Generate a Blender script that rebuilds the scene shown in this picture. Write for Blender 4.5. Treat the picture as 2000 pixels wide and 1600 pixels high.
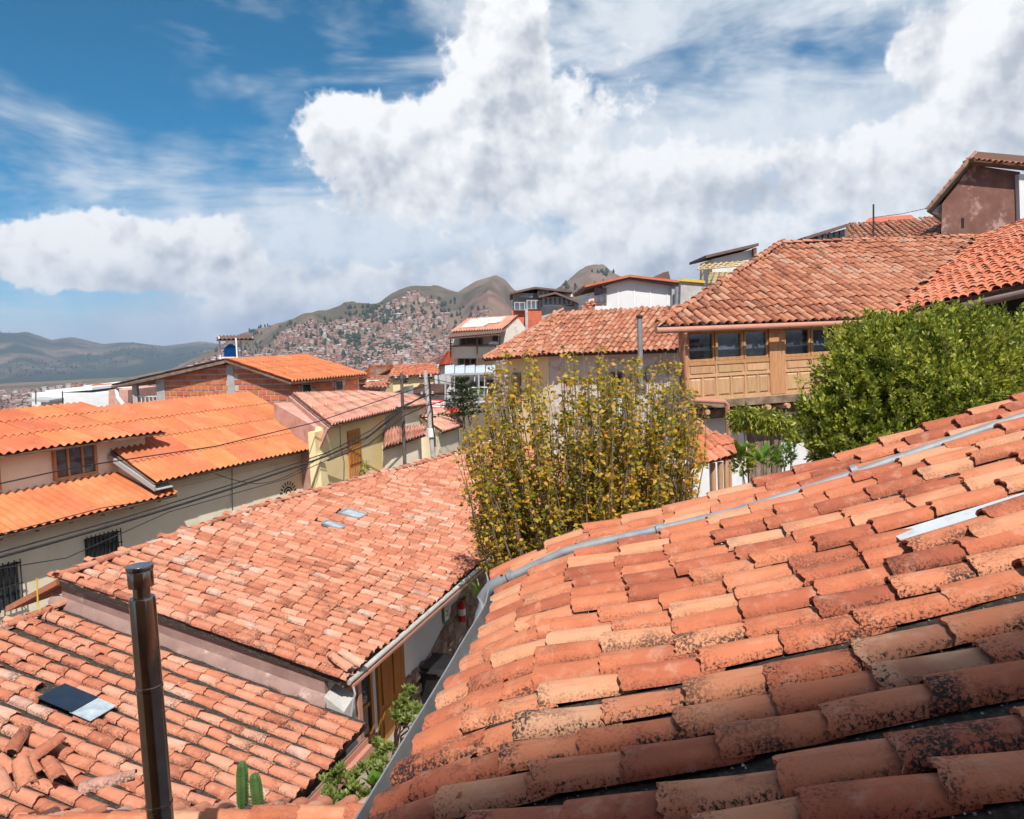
import bpy, math, random
import numpy as np
from mathutils import Vector, Matrix, noise as mnoise
V = Vector
random.seed(11)
for o in list(bpy.data.objects):
    bpy.data.objects.remove(o)
SC = bpy.context.scene
COL = SC.collection
rad = math.radians

# ------------------------------------------------------------------ camera
FOC, CX, CY = 1500.0, 1000.0, 743.0          # focal length and principal point for a 2000 x 1600 frame
PITCH, ROLL = rad(3.0), rad(2.5)
_f = V((0, math.cos(PITCH), -math.sin(PITCH)))
_u0 = V((0, math.sin(PITCH), math.cos(PITCH)))
_r0 = V((1, 0, 0))
_r = math.cos(ROLL) * _r0 - math.sin(ROLL) * _u0
_u = math.sin(ROLL) * _r0 + math.cos(ROLL) * _u0
cd = bpy.data.cameras.new('camera')
cam = bpy.data.objects.new('camera', cd)
COL.objects.link(cam)
cam.matrix_world = Matrix(((_r.x, _u.x, -_f.x, 0), (_r.y, _u.y, -_f.y, 0), (_r.z, _u.z, -_f.z, 0), (0, 0, 0, 1)))
cd.sensor_fit = 'HORIZONTAL'
cd.sensor_width = 36
cd.lens = 36 * FOC / 2000
cd.shift_y = -(800 - CY) / 2000
cd.clip_start = 0.1
cd.clip_end = 30000
SC.camera = cam


def ray(px, py):
    return _f + _r * ((px - CX) / FOC) - _u * ((py - CY) / FOC)


def PY(px, py, Y):
    d = ray(px, py)
    return d * (Y / d.y)


def PZ(px, py, z):
    d = ray(px, py)
    return d * (z / d.z)


def PP(px, py, o, n):
    d = ray(px, py)
    return d * (o.dot(n) / d.dot(n))


def proj(q):
    w = q.dot(_f)
    if w <= 0.05:
        return None
    return CX + FOC * q.dot(_r) / w, CY - FOC * q.dot(_u) / w


# ------------------------------------------------------------------ light
SUN_EL = rad(54)
SUN_DIR = V((0.17 * math.cos(SUN_EL), -0.985 * math.cos(SUN_EL), math.sin(SUN_EL)))   # towards the sun
SUN_DIR.normalize()
sl = bpy.data.lights.new('sun', 'SUN')
sl.energy = 4.6
sl.angle = rad(0.53)
sl.color = (1.0, 0.955, 0.88)
sun = bpy.data.objects.new('sun', sl)
COL.objects.link(sun)
sun.rotation_euler = SUN_DIR.to_track_quat('Z', 'Y').to_euler()
SC.view_settings.view_transform = 'Standard'
SC.view_settings.look = 'None'
SC.view_settings.gamma = 1
SC.view_settings.exposure = 0.40
SC.view_settings.use_curve_mapping = False
SC.cycles.use_adaptive_sampling = True
SC.cycles.adaptive_threshold = 0.03
SC.cycles.max_bounces = 6
SC.cycles.diffuse_bounces = 3
SC.cycles.glossy_bounces = 3
SC.cycles.transmission_bounces = 4
SC.cycles.transparent_max_bounces = 6
SC.cycles.volume_bounces = 0


class NT:
    """small helper to write node trees"""
    def __init__(self, tree):
        self.t = tree
        tree.nodes.clear()

    def n(self, typ, **kw):
        nd = self.t.nodes.new(typ)
        for k, v in kw.items():
            setattr(nd, k, v)
        return nd

    def set(self, sock, val):
        if isinstance(val, bpy.types.NodeSocket):
            self.t.links.new(val, sock)
        elif val is not None:
            if hasattr(sock, 'default_value'):
                dv = sock.default_value
                if hasattr(dv, '__len__') and not isinstance(val, str):
                    if isinstance(val, (int, float)):
                        val = [val] * len(dv)
                    val = list(val)
                    if len(dv) == 4 and len(val) == 3:
                        val.append(1)
                sock.default_value = val

    def m(self, op, a, b=None, c=None, clamp=False):
        nd = self.n('ShaderNodeMath', operation=op, use_clamp=clamp)
        self.set(nd.inputs[0], a)
        if b is not None:
            self.set(nd.inputs[1], b)
        if c is not None:
            self.set(nd.inputs[2], c)
        return nd.outputs[0]

    def vm(self, op, a, b=None, s=None):
        nd = self.n('ShaderNodeVectorMath', operation=op)
        self.set(nd.inputs[0], a)
        if b is not None:
            self.set(nd.inputs[1], b)
        if s is not None:
            self.set(nd.inputs['Scale'], s)
        return nd.outputs['Value'] if op in ('DOT_PRODUCT', 'LENGTH') else nd.outputs[0]

    def step(self, x, lo, hi, a=0.0, b=1.0):
        nd = self.n('ShaderNodeMapRange', interpolation_type='SMOOTHSTEP')
        self.set(nd.inputs[0], x)
        for i, v in enumerate((lo, hi, a, b)):
            self.set(nd.inputs[i + 1], v)
        return nd.outputs[0]

    def mix(self, f, a, b, blend='MIX'):
        nd = self.n('ShaderNodeMix', data_type='RGBA', blend_type=blend)
        self.set(nd.inputs[0], f)
        self.set(nd.inputs[6], a)
        self.set(nd.inputs[7], b)
        return nd.outputs[2]

    def noise(self, vec, scale, detail=4, rough=0.55, dist=0.0, dims='3D'):
        nd = self.n('ShaderNodeTexNoise', noise_dimensions=dims)
        self.set(nd.inputs['Vector'], vec)
        self.set(nd.inputs['Scale'], scale)
        self.set(nd.inputs['Detail'], detail)
        self.set(nd.inputs['Roughness'], rough)
        self.set(nd.inputs['Distortion'], dist)
        return nd.outputs[0]

    def ramp(self, f, stops, interp='LINEAR'):
        nd = self.n('ShaderNodeValToRGB')
        cr = nd.color_ramp
        cr.interpolation = interp
        while len(cr.elements) < len(stops):
            cr.elements.new(0.5)
        for e, (p, c) in zip(cr.elements, stops):
            e.position = p
            e.color = (c[0], c[1], c[2], 1)
        self.set(nd.inputs[0], f)
        return nd.outputs[0]


# ------------------------------------------------------------------ sky: physical sky with clouds lying in it
W = bpy.data.worlds.new('World')
SC.world = W
W.use_nodes = True
N = NT(W.node_tree)
tc = N.n('ShaderNodeTexCoord')
D = N.vm('NORMALIZE', tc.outputs['Generated'])
spw = N.n('ShaderNodeSeparateXYZ')
N.set(spw.inputs[0], D)
az_s = N.m('ARCTAN2', spw.outputs[0], spw.outputs[1])
el_s = N.m('ARCSINE', spw.outputs[2])
cmb = N.n('ShaderNodeCombineXYZ')
N.set(cmb.inputs[0], az_s)
N.set(cmb.inputs[1], el_s)
# heaps of cumulus: (px, py, half width, half height, weight)
BLOBS = [(985, 130, 85, 130, .75), (1000, 20, 55, 90, .6), (940, 250, 250, 85, .62), (680, 260, 80, 72, .66),
         (1080, 380, 200, 70, .42), (760, 390, 170, 50, .4), (880, 530, 330, 55, .5), (700, 585, 200, 50, .5), (430, 470, 75, 62, .62), (520, 300, 60, 50, .25),
         (190, 470, 120, 50, .7), (60, 500, 90, 45, .6), (350, 545, 150, 45, .35), (520, 625, 130, 40, .45), (1900, 110, 90, 120, .62), (1990, 60, 90, 150, .55),
         (1790, 110, 55, 45, .5), (1560, 360, 330, 70, .42), (1500, 490, 330, 60, .42), (1820, 290, 200, 80, .5), (1250, 510, 200, 50, .35), (1190, 400, 70, 45, .3),
         (300, 130, 330, 120, -.6), (1660, 180, 150, 40, -.3), (150, 600, 200, 28, -.3), (540, 440, 45, 50, -.3)]
tot, grad = None, None
LX, LY = -0.4, 0.9                                  # the light on the heaps comes from above and the left
for (px, py, rx, ry, amp) in BLOBS:
    r = ray(px, py).normalized()
    a0, e0 = math.atan2(r.x, r.y), math.asin(r.z)
    nd = N.n('ShaderNodeVectorMath', operation='MULTIPLY_ADD')
    N.set(nd.inputs[0], cmb.outputs[0])
    nd.inputs[1].default_value = (FOC / rx, FOC / ry, 0)
    nd.inputs[2].default_value = (-a0 * FOC / rx, -e0 * FOC / ry, 0)
    v = nd.outputs[0]
    g = N.m('POWER', 0.36788, N.vm('DOT_PRODUCT', v, v))
    sl_ = N.m('MULTIPLY', g, N.vm('DOT_PRODUCT', v, (LX, LY, 0)))
    tot = N.m('MULTIPLY_ADD', g, amp, tot if tot is not None else 0.0)
    grad = N.m('MULTIPLY_ADD', sl_, amp, grad if grad is not None else 0.0)
lit = V((-0.020, 0.0, 0.030))
DO = N.vm('ADD', D, (4.3, 1.9, 2.7))
n1 = N.noise(DO, 7.0, 7, 0.61)
n1b = N.noise(N.vm('ADD', DO, tuple(lit)), 7.0, 5, 0.61)
n2 = N.noise(DO, 23.0, 3, 0.55)
n2b = N.noise(N.vm('ADD', DO, tuple(lit * 0.45)), 23.0, 2, 0.55)
puff = N.m('SUBTRACT', 0.22, N.m('ABSOLUTE', N.m('SUBTRACT', n2, 0.5)))
d0 = N.m('MULTIPLY_ADD', N.m('SUBTRACT', n1, 0.5), 1.55, tot)
d0 = N.m('SUBTRACT', N.m('MULTIPLY_ADD', puff, 0.9, d0), 0.38)
alpha = N.step(d0, -0.06, 0.13)
shade = N.m('MULTIPLY_ADD', N.m('SUBTRACT', n1, n1b), 2.3, 0.60)
shade = N.m('MULTIPLY_ADD', grad, 0.34, shade)
shade = N.m('MULTIPLY_ADD', N.m('SUBTRACT', puff, 0.12), 0.5, shade)
shade = N.m('MULTIPLY_ADD', N.m('SUBTRACT', n2, n2b), 0.9, shade)
shade = N.m('ADD', shade, N.m('MULTIPLY', N.step(d0, 0.35, 0.0), 0.12), clamp=True)
ccol = N.ramp(shade, [(0.0, (.42, .46, .53)), (0.30, (.56, .59, .65)), (0.55, (.77, .79, .82)), (0.85, (1.0, 1.0, 1.0))])
# thin high streaks and soft banks behind
mp = N.n('ShaderNodeMapping')
mp.inputs['Rotation'].default_value = (0.0, rad(22), 0.0)
mp.inputs['Scale'].default_value = (2.0, 2.0, 6.5)
N.set(mp.inputs['Vector'], D)
w1 = N.noise(mp.outputs[0], 1.6, 5, 0.6, 0.4)
w2 = N.noise(D, 3.6, 4, 0.6)
cov = N.m('MULTIPLY_ADD', w2, 1.5, N.m('MULTIPLY', N.step(az_s, -0.6, 0.6), 0.45))
cov = N.m('SUBTRACT', N.m('ADD', cov, N.m('MULTIPLY', N.m('MULTIPLY', N.step(el_s, 0.36, 0.02), N.step(az_s, -0.62, -0.15, 0.45, 1.0)), 0.52)), 0.90)
cov = N.m('MULTIPLY_ADD', N.m('SUBTRACT', w1, 0.45), 1.9, cov)
wisp = N.m('MULTIPLY', N.step(cov, -0.14, 0.52), 0.9)
wcol = N.ramp(N.m('MULTIPLY_ADD', N.m('SUBTRACT', n1, n1b), 1.6, w1), [(.3, (.60, .67, .76)), (.62, (.84, .88, .92))])
sky = N.n('ShaderNodeTexSky', sky_type='NISHITA')
sky.sun_disc = False
sky.sun_elevation = SUN_EL
sky.sun_rotation = math.atan2(SUN_DIR.x, SUN_DIR.y)
sky.altitude = 3400
sky.air_density = 1.0
sky.dust_density = 0.6
sky.ozone_density = 2.2
skyc = N.vm('SCALE', sky.outputs[0], s=0.105)
hs = N.n('ShaderNodeHueSaturation')
hs.inputs['Saturation'].default_value = 1.55
hs.inputs['Hue'].default_value = 0.482
N.set(hs.inputs['Color'], skyc)
c1 = N.mix(wisp, hs.outputs[0], wcol)
c2 = N.mix(alpha, c1, ccol)
bg = N.n('ShaderNodeBackground')
N.set(bg.inputs['Color'], c2)
bg.inputs['Strength'].default_value = 0.80
ow = N.n('ShaderNodeOutputWorld')
N.t.links.new(bg.outputs[0], ow.inputs['Surface'])
W.cycles.sampling_method = 'NONE'
# ------------------------------------------------------------------ scene helpers
WL = {}                                    # world location of every object that may be a parent


def tag(o, label=None, cat=None, group=None, kind=None):
    if label: o['label'] = label
    if cat: o['category'] = cat
    if group: o['group'] = group
    if kind: o['kind'] = kind
    return o


def thing(name, loc, label, cat, group=None):
    o = bpy.data.objects.new(name, None)
    COL.objects.link(o)
    o.empty_display_size = 0.2
    o.location = loc
    WL[o.name] = V(loc)
    return tag(o, label, cat, group)


def place(o, parent, M):
    """give o the world matrix M under an unrotated parent"""
    if parent is not None:
        o.parent = parent
        M = Matrix.Translation(-WL[parent.name]) @ M
    o.matrix_basis = M


def me_obj(name, me, parent=None, M=None):
    o = bpy.data.objects.new(name, me)
    COL.objects.link(o)
    M = M or Matrix.Identity(4)
    place(o, parent, M)
    WL[o.name] = M.translation.copy()
    return o


def mk(name, verts, faces, mat, parent=None, smooth=False, origin=None):
    vs = [V(v) for v in verts]
    c = V(origin) if origin is not None else sum(vs, V((0, 0, 0))) / max(1, len(vs))
    me = bpy.data.meshes.new(name)
    me.from_pydata([tuple(v - c) for v in vs], [], faces)
    me.materials.append(mat)
    me.update()
    if smooth:
        me.polygons.foreach_set('use_smooth', [True] * len(me.polygons))
        me.set_sharp_from_angle(angle=rad(50))
    return me_obj(name, me, parent, Matrix.Translation(c))


def np_mesh(name, verts, quads, mat, parent=None, smooth=False):
    """verts (n,3) array in world space, quads (m,4) or (m,3) array"""
    verts = np.asarray(verts, dtype=np.float32)
    quads = np.asarray(quads, dtype=np.int32)
    c = verts.mean(axis=0)
    me = bpy.data.meshes.new(name)
    k = quads.shape[1]
    me.vertices.add(len(verts))
    me.vertices.foreach_set('co', (verts - c).ravel())
    me.loops.add(quads.size)
    me.loops.foreach_set('vertex_index', quads.ravel())
    me.polygons.add(len(quads))
    me.polygons.foreach_set('loop_start', np.arange(0, quads.size, k, dtype=np.int32))
    if smooth:
        me.polygons.foreach_set('use_smooth', np.ones(len(quads), dtype=bool))
    me.materials.append(mat)
    me.update(calc_edges=True)
    me.validate()
    return me_obj(name, me, parent, Matrix.Translation(V([float(x) for x in c])))


class MB:
    """collects shapes, builds ONE mesh object"""
    def __init__(self):
        self.v, self.f = [], []

    def add(self, vs, fs):
        b = len(self.v)
        self.v += [V(v) for v in vs]
        self.f += [tuple(i + b for i in f) for f in fs]
        return self

    def hexa(self, p):
        """8 corners: bottom 0-3, top 4-7"""
        return self.add(p, [(3, 2, 1, 0), (4, 5, 6, 7), (0, 1, 5, 4), (1, 2, 6, 5), (2, 3, 7, 6), (3, 0, 4, 7)])

    def box(self, o, a, b, c):
        o, a, b, c = V(o), V(a), V(b), V(c)
        return self.hexa([o, o + a, o + a + b, o + b, o + c, o + a + c, o + a + b + c, o + b + c])

    def aabb(self, x0, y0, z0, x1, y1, z1):
        return self.box((x0, y0, z0), (x1 - x0, 0, 0), (0, y1 - y0, 0), (0, 0, z1 - z0))

    def prism(self, poly, off):
        n = len(poly)
        off = V(off)
        vs = [V(p) for p in poly] + [V(p) + off for p in poly]
        fs = [tuple(range(n - 1, -1, -1)), tuple(range(n, 2 * n))]
        fs += [(i, (i + 1) % n, n + (i + 1) % n, n + i) for i in range(n)]
        return self.add(vs, fs)

    def bar(self, p, q, w, h=None, up=(0, 0, 1)):
        p, q, up = V(p), V(q), V(up)
        h = h or w
        d = (q - p).normalized()
        s = d.cross(up)
        if s.length < 1e-4:
            s = d.cross(V((1, 0, 0)))
        s.normalize()
        t = s.cross(d)
        a, b = s * w / 2, t * h / 2
        return self.hexa([p - a - b, p + a - b, q + a - b, q - a - b, p - a + b, p + a + b, q + a + b, q - a + b])

    def tube(self, path, r, seg=8, cap=True):
        path = [V(p) for p in path]
        if not isinstance(r, (list, tuple)):
            r = [r] * len(path)
        b = len(self.v)
        ref = V((0.13, 0.21, 0.97))
        for i, p in enumerate(path):
            d = (path[min(i + 1, len(path) - 1)] - path[max(i - 1, 0)]).normalized()
            s = d.cross(ref)
            if s.length < 0.05:
                s = d.cross(V((1, 0, 0)))
            s.normalize()
            t = d.cross(s)
            for k in range(seg):
                a = 2 * math.pi * k / seg
                self.v.append(p + (s * math.cos(a) + t * math.sin(a)) * r[i])
        for i in range(len(path) - 1):
            for k in range(seg):
                k2 = (k + 1) % seg
                self.f.append((b + i * seg + k, b + i * seg + k2, b + (i + 1) * seg + k2, b + (i + 1) * seg + k))
        if cap:
            self.f.append(tuple(b + k for k in range(seg)))
            e = b + (len(path) - 1) * seg
            self.f.append(tuple(e + k for k in range(seg - 1, -1, -1)))
        return self

    def lathe(self, base, prof, seg=20):
        """prof: (radius, height) pairs, closed top and bottom"""
        base = V(base)
        b = len(self.v)
        for r, h in prof:
            for k in range(seg):
                a = 2 * math.pi * k / seg
                self.v.append(base + V((r * math.cos(a), r * math.sin(a), h)))
        for i in range(len(prof) - 1):
            for k in range(seg):
                k2 = (k + 1) % seg
                self.f.append((b + i * seg + k, b + i * seg + k2, b + (i + 1) * seg + k2, b + (i + 1) * seg + k))
        self.f.append(tuple(b + k for k in range(seg - 1, -1, -1)))
        e = b + (len(prof) - 1) * seg
        self.f.append(tuple(e + k for k in range(seg)))
        return self

    def build(self, name, mat, parent=None, smooth=False, origin=None):
        return mk(name, self.v, self.f, mat, parent, smooth, origin)


class Fr:
    """a street front: s runs along it (azimuth from +Y towards +X), w goes in behind it, z is up"""
    def __init__(self, o, az):
        self.o = V((o[0], o[1], 0))
        a = rad(az)
        self.e = V((math.sin(a), math.cos(a), 0))
        self.n = V((-math.cos(a), math.sin(a), 0))

    def p(self, s, w, z):
        return self.o + self.e * s + self.n * w + V((0, 0, z))

    def px(self, x, y, w):
        q = PP(x, y, self.o + self.n * w, self.n)
        return (q - self.o).dot(self.e), q.z

    def pxs(self, x, y, s):
        q = PP(x, y, self.o + self.e * s, self.e)
        return (q - self.o).dot(self.n), q.z

    def box(self, mb, s0, s1, w0, w1, z0, z1):
        return mb.box(self.p(s0, w0, z0), self.e * (s1 - s0), self.n * (w1 - w0), V((0, 0, z1 - z0)))


# ------------------------------------------------------------------ materials
MATS = {}


def new_mat(name):
    m = bpy.data.materials.new(name)
    m.use_nodes = True
    N = NT(m.node_tree)
    out = N.n('ShaderNodeOutputMaterial')
    b = N.n('ShaderNodeBsdfPrincipled')
    N.t.links.new(b.outputs[0], out.inputs[0])
    return m, N, b, out


def pm(name, cols, scale=3.0, detail=6, rough=0.85, bump=0.0, bscale=40.0, stain=None, rnd=0.0, metal=0.0, spec=0.3, lo=0.3, hi=0.7, stretch=None):
    """plain procedural surface: colours blended by noise, an optional stain, bump, per-piece variation"""
    if name in MATS:
        return MATS[name]
    m, N, b, out = new_mat(name)
    tc = N.n('ShaderNodeTexCoord')
    oi = N.n('ShaderNodeObjectInfo')
    gi = N.n('ShaderNodeNewGeometry')
    r = N.m('FRACT', N.m('ADD', oi.outputs['Random'], gi.outputs['Random Per Island']))
    vec = tc.outputs['Object']
    if rnd:
        vec = N.vm('ADD', vec, N.vm('SCALE', (31.7, 17.3, 9.1), s=r))
    if stretch:
        vec = N.vm('MULTIPLY', vec, stretch)
    f = N.noise(vec, scale, detail, 0.6)
    n = len(cols)
    col = N.ramp(f, [(lo + (hi - lo) * i / max(1, n - 1), c) for i, c in enumerate(cols)])
    if stain:
        sc_, samt, sscale, slo, shi = stain
        col = N.mix(N.m('MULTIPLY', N.step(N.noise(vec, sscale, 8, 0.68), slo, shi), samt), col, sc_)
    if rnd:
        hsv = N.n('ShaderNodeHueSaturation')
        N.set(hsv.inputs['Hue'], N.m('ADD', 0.5, N.m('MULTIPLY', N.m('SUBTRACT', r, 0.5), rnd * 0.08)))
        N.set(hsv.inputs['Value'], N.m('ADD', 1.0, N.m('MULTIPLY', N.m('SUBTRACT', N.m('FRACT', N.m('MULTIPLY', r, 7.3)), 0.5), rnd)))
        N.set(hsv.inputs['Color'], col)
        col = hsv.outputs[0]
    N.set(b.inputs['Base Color'], col)
    b.inputs['Roughness'].default_value = rough
    b.inputs['Metallic'].default_value = metal
    b.inputs['Specular IOR Level'].default_value = spec
    if bump:
        bp = N.n('ShaderNodeBump')
        bp.inputs['Strength'].default_value = min(1.0, bump)
        bp.inputs['Distance'].default_value = 0.02
        N.set(bp.inputs['Height'], N.noise(vec, bscale, 8, 0.65))
        N.set(b.inputs['Normal'], bp.outputs[0])
    MATS[name] = m
    return m


def tile_mat(name, ramp, dirt=0.6, local=True, dscale=1.0, mott=0.5, near=None):
    """fired clay: each tile its own tone, cloudy blooms, black lichen on edges and lower sides"""
    m, N, b, out = new_mat(name)
    tc = N.n('ShaderNodeTexCoord')
    oi = N.n('ShaderNodeObjectInfo')
    gi = N.n('ShaderNodeNewGeometry')
    r = N.m('FRACT', N.m('ADD', oi.outputs['Random'], gi.outputs['Random Per Island']))
    r2 = N.m('FRACT', N.m('MULTIPLY', r, 13.7))
    base = tc.outputs['Object']
    vec = N.vm('ADD', base, N.vm('SCALE', (41.7, 27.3, 19.1), s=r))
    big = N.noise(gi.outputs['Position'], 0.9 if local else 0.6, 4, 0.65)
    rr = N.m('ADD', N.m('MULTIPLY', r, 0.80), N.m('MULTIPLY', N.m('SUBTRACT', big, 0.5), 1.0), clamp=False)
    col = N.ramp(N.m('ADD', rr, 0.12, clamp=True), ramp)
    f1 = N.noise(vec, 9.0, 5, 0.6)
    col = N.mix(N.m('MULTIPLY', N.step(f1, 0.5, 0.75), mott), col, (.60, .33, .22))
    f2 = N.noise(N.vm('MULTIPLY', vec, (30.0, 5.0, 30.0)), 1.0, 4, 0.6)
    col = N.mix(N.m('MULTIPLY', N.step(f2, 0.45, 0.8), 0.35), col, (.24, .085, .05))
    grime = N.step(N.m('ADD', N.noise(vec, 4.0 * dscale, 4, 0.6), N.m('MULTIPLY', N.m('SUBTRACT', N.noise(gi.outputs['Position'], 1.4, 4, 0.6), 0.5), 0.7)), 0.44, 0.72)
    speck = N.step(N.m('ADD', N.noise(vec, 70.0 * dscale, 6, 0.72), N.m('MULTIPLY', N.m('SUBTRACT', grime, 0.5), 0.10)), 0.455, 0.57)
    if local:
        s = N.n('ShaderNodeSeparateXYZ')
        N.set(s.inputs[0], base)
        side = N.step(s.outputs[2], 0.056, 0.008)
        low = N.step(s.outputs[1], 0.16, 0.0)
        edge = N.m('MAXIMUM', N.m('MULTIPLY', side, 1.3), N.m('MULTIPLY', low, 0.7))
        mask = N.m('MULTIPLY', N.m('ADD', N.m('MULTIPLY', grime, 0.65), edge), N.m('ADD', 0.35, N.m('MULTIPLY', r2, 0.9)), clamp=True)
    else:
        mask = N.m('MULTIPLY', grime, N.m('ADD', 0.2, r2), clamp=True)
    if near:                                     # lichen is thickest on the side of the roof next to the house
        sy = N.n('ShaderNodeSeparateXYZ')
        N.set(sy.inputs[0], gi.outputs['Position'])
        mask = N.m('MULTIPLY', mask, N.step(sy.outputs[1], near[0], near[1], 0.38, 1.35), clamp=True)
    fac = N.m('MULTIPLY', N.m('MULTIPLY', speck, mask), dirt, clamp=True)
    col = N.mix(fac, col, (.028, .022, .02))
    N.set(b.inputs['Base Color'], col)
    b.inputs['Roughness'].default_value = 0.82
    b.inputs['Specular IOR Level'].default_value = 0.25
    bp = N.n('ShaderNodeBump')
    bp.inputs['Strength'].default_value = 0.5
    bp.inputs['Distance'].default_value = 0.006
    N.set(bp.inputs['Height'], N.m('ADD', N.noise(vec, 45.0, 6, 0.65), N.m('MULTIPLY', fac, 0.5)))
    N.set(b.inputs['Normal'], bp.outputs[0])
    return m


def leaf_mat(name, stops, trans=0.35, rough=0.5, scale=0.8):
    m, N, b, out = new_mat(name)
    gi = N.n('ShaderNodeNewGeometry')
    tc = N.n('ShaderNodeTexCoord')
    r = N.m('ADD', N.m('MULTIPLY', gi.outputs['Random Per Island'], 0.62), N.m('MULTIPLY', N.noise(tc.outputs['Object'], scale, 3, 0.6), 0.76))
    r = N.m('SUBTRACT', r, 0.19, clamp=True)
    col = N.ramp(r, stops)
    N.set(b.inputs['Base Color'], col)
    b.inputs['Roughness'].default_value = rough
    b.inputs['Specular IOR Level'].default_value = 0.35
    t = N.n('ShaderNodeBsdfTranslucent')
    N.set(t.inputs[0], N.mix(0.4, col, (.55, .6, .05)))
    mx = N.n('ShaderNodeMixShader')
    mx.inputs[0].default_value = trans
    N.t.links.new(b.outputs[0], mx.inputs[1])
    N.t.links.new(t.outputs[0], mx.inputs[2])
    N.t.links.new(mx.outputs[0], out.inputs[0])
    return m


def glass_mat(name, tint=(.02, .025, .03), rough=0.03):
    m, N, b, out = new_mat(name)
    tc = N.n('ShaderNodeTexCoord')
    col = N.mix(N.step(N.noise(tc.outputs['Object'], 2.0, 5, 0.6), 0.35, 0.7), tint, tuple(min(1, c * 2.6) for c in tint))
    N.set(b.inputs['Base Color'], col)
    b.inputs['Roughness'].default_value = rough
    b.inputs['Specular IOR Level'].default_value = 0.9
    bp = N.n('ShaderNodeBump')
    bp.inputs['Strength'].default_value = 0.12
    bp.inputs['Distance'].default_value = 0.01
    N.set(bp.inputs['Height'], N.noise(tc.outputs['Object'], 1.6, 2, 0.5))
    N.set(b.inputs['Normal'], bp.outputs[0])
    return m


T_NEAR = [(0.0, (.28, .078, .042)), (0.18, (.41, .115, .060)), (0.40, (.52, .165, .08)), (0.6, (.55, .195, .10)), (0.8, (.60, .27, .145)), (0.93, (.56, .30, .18)), (1.0, (.40, .17, .10))]
T_MID = [(0.0, (.32, .105, .06)), (0.2, (.45, .155, .09)), (0.45, (.53, .20, .115)), (0.65, (.54, .225, .14)), (0.85, (.58, .29, .195)), (0.95, (.58, .38, .30)), (1.0, (.44, .24, .19))]
T_FAR = [(0.0, (.26, .095, .06)), (0.3, (.38, .135, .075)), (0.6, (.46, .185, .105)), (0.85, (.48, .25, .165)), (1.0, (.38, .25, .19))]
M_TILE_A = tile_mat('clay_near', T_NEAR, 1.0, near=(5.2, 2.6))
M_TILE_B = tile_mat('clay_mid', T_MID, 0.75, True, 0.6)
M_TILE_BF = tile_mat('clay_mid_far', T_MID, 0.5, False, 0.3)
M_TILE_R = tile_mat('clay_hill', T_FAR, 0.7, False, 0.35)
M_TILE_R2 = tile_mat('clay_red', [(0.0, (.42, .11, .055)), (0.5, (.55, .16, .08)), (1.0, (.50, .22, .14))], 0.5, False, 0.3)
M_BED = pm('roof_bed', [(.035, .028, .024), (.07, .055, .045), (.13, .11, .10)], 30, 8, 0.95, 0.8, 90, lo=.4, hi=.72)
M_BED_R = pm('roof_bed_clay', [(.07, .035, .025), (.13, .06, .04), (.20, .10, .07)], 20, 8, 0.95, 0.6, 60)
M_ORANGE = pm('orange_sheet', [(.46, .135, .052), (.52, .165, .068), (.58, .215, .10)], 1.3, 8, 0.75, 0.25, 30, ((.26, .10, .06), .65, 3.0, .52, .74), rnd=0.22)
M_PINKSHEET = pm('faded_sheet', [(.56, .23, .15), (.62, .31, .22), (.66, .42, .33)], 3, 6, 0.8, 0.3, 30, ((.25, .12, .08), .5, 7.0, .55, .75), rnd=0.2)
M_REDSHEET = pm('red_sheet', [(.50, .11, .06), (.60, .16, .08)], 2, 5, 0.7, 0.2, 30, ((.7, .6, .5), .4, 5.0, .58, .75), rnd=0.1)
M_CREAM = pm('cream_plaster', [(.78, .68, .52), (.82, .73, .58), (.84, .76, .62)], 1.2, 7, 0.9, 0.15, 30, ((.50, .41, .31), .6, 1.7, .54, .80))
M_YELLOW = pm('yellow_plaster', [(.78, .62, .32), (.84, .68, .38), (.86, .72, .45)], 1.0, 6, 0.9, 0.15, 30, ((.50, .38, .24), .7, 2.0, .54, .78))
M_WHITE = pm('white_plaster', [(.64, .64, .66), (.70, .70, .71), (.74, .74, .74)], 1.0, 6, 0.9, 0.12, 25, ((.48, .45, .43), .6, 1.8, .54, .8))
M_PEEL = pm('peeling_plaster', [(.58, .50, .42), (.66, .60, .53), (.72, .67, .61)], 1.6, 7, 0.92, 0.3, 18, ((.42, .27, .20), .85, 1.8, .52, .62))
M_ADOBE = pm('adobe', [(.16, .075, .06), (.20, .095, .075), (.25, .13, .10)], 2.2, 8, 0.95, 0.6, 25, ((.46, .28, .25), .8, 1.1, .56, .66))
M_MAUVE = pm('mauve_render', [(.23, .145, .125), (.30, .19, .165), (.37, .245, .21)], 2.2, 8, 0.93, 0.4, 25, ((.55, .42, .37), .7, 3.2, .57, .72))
M_BRICK = pm('hollow_brick', [(.56, .145, .06), (.62, .18, .08), (.58, .22, .12)], 4, 6, 0.85, 0.5, 60, ((.45, .38, .33), .5, 9.0, .62, .75), rnd=0.3)
M_MORTAR = pm('mortar', [(.50, .44, .40), (.62, .56, .52)], 9, 6, 0.95, 0.5, 60)
M_CONC = pm('concrete', [(.36, .34, .32), (.46, .44, .42), (.52, .50, .48)], 3, 8, 0.92, 0.3, 30, ((.2, .19, .18), .5, 2.0, .58, .8))
M_WOOD = pm('honey_wood', [(.38, .185, .08), (.47, .245, .11), (.54, .30, .15)], 3, 6, 0.6, 0.25, 30, rnd=0.22, stretch=(6, 6, 0.8))
M_WOODP = pm('pale_wood', [(.46, .26, .13), (.54, .32, .17), (.60, .38, .22)], 3, 6, 0.65, 0.25, 30, rnd=0.25, stretch=(7, 7, 0.8))
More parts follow.
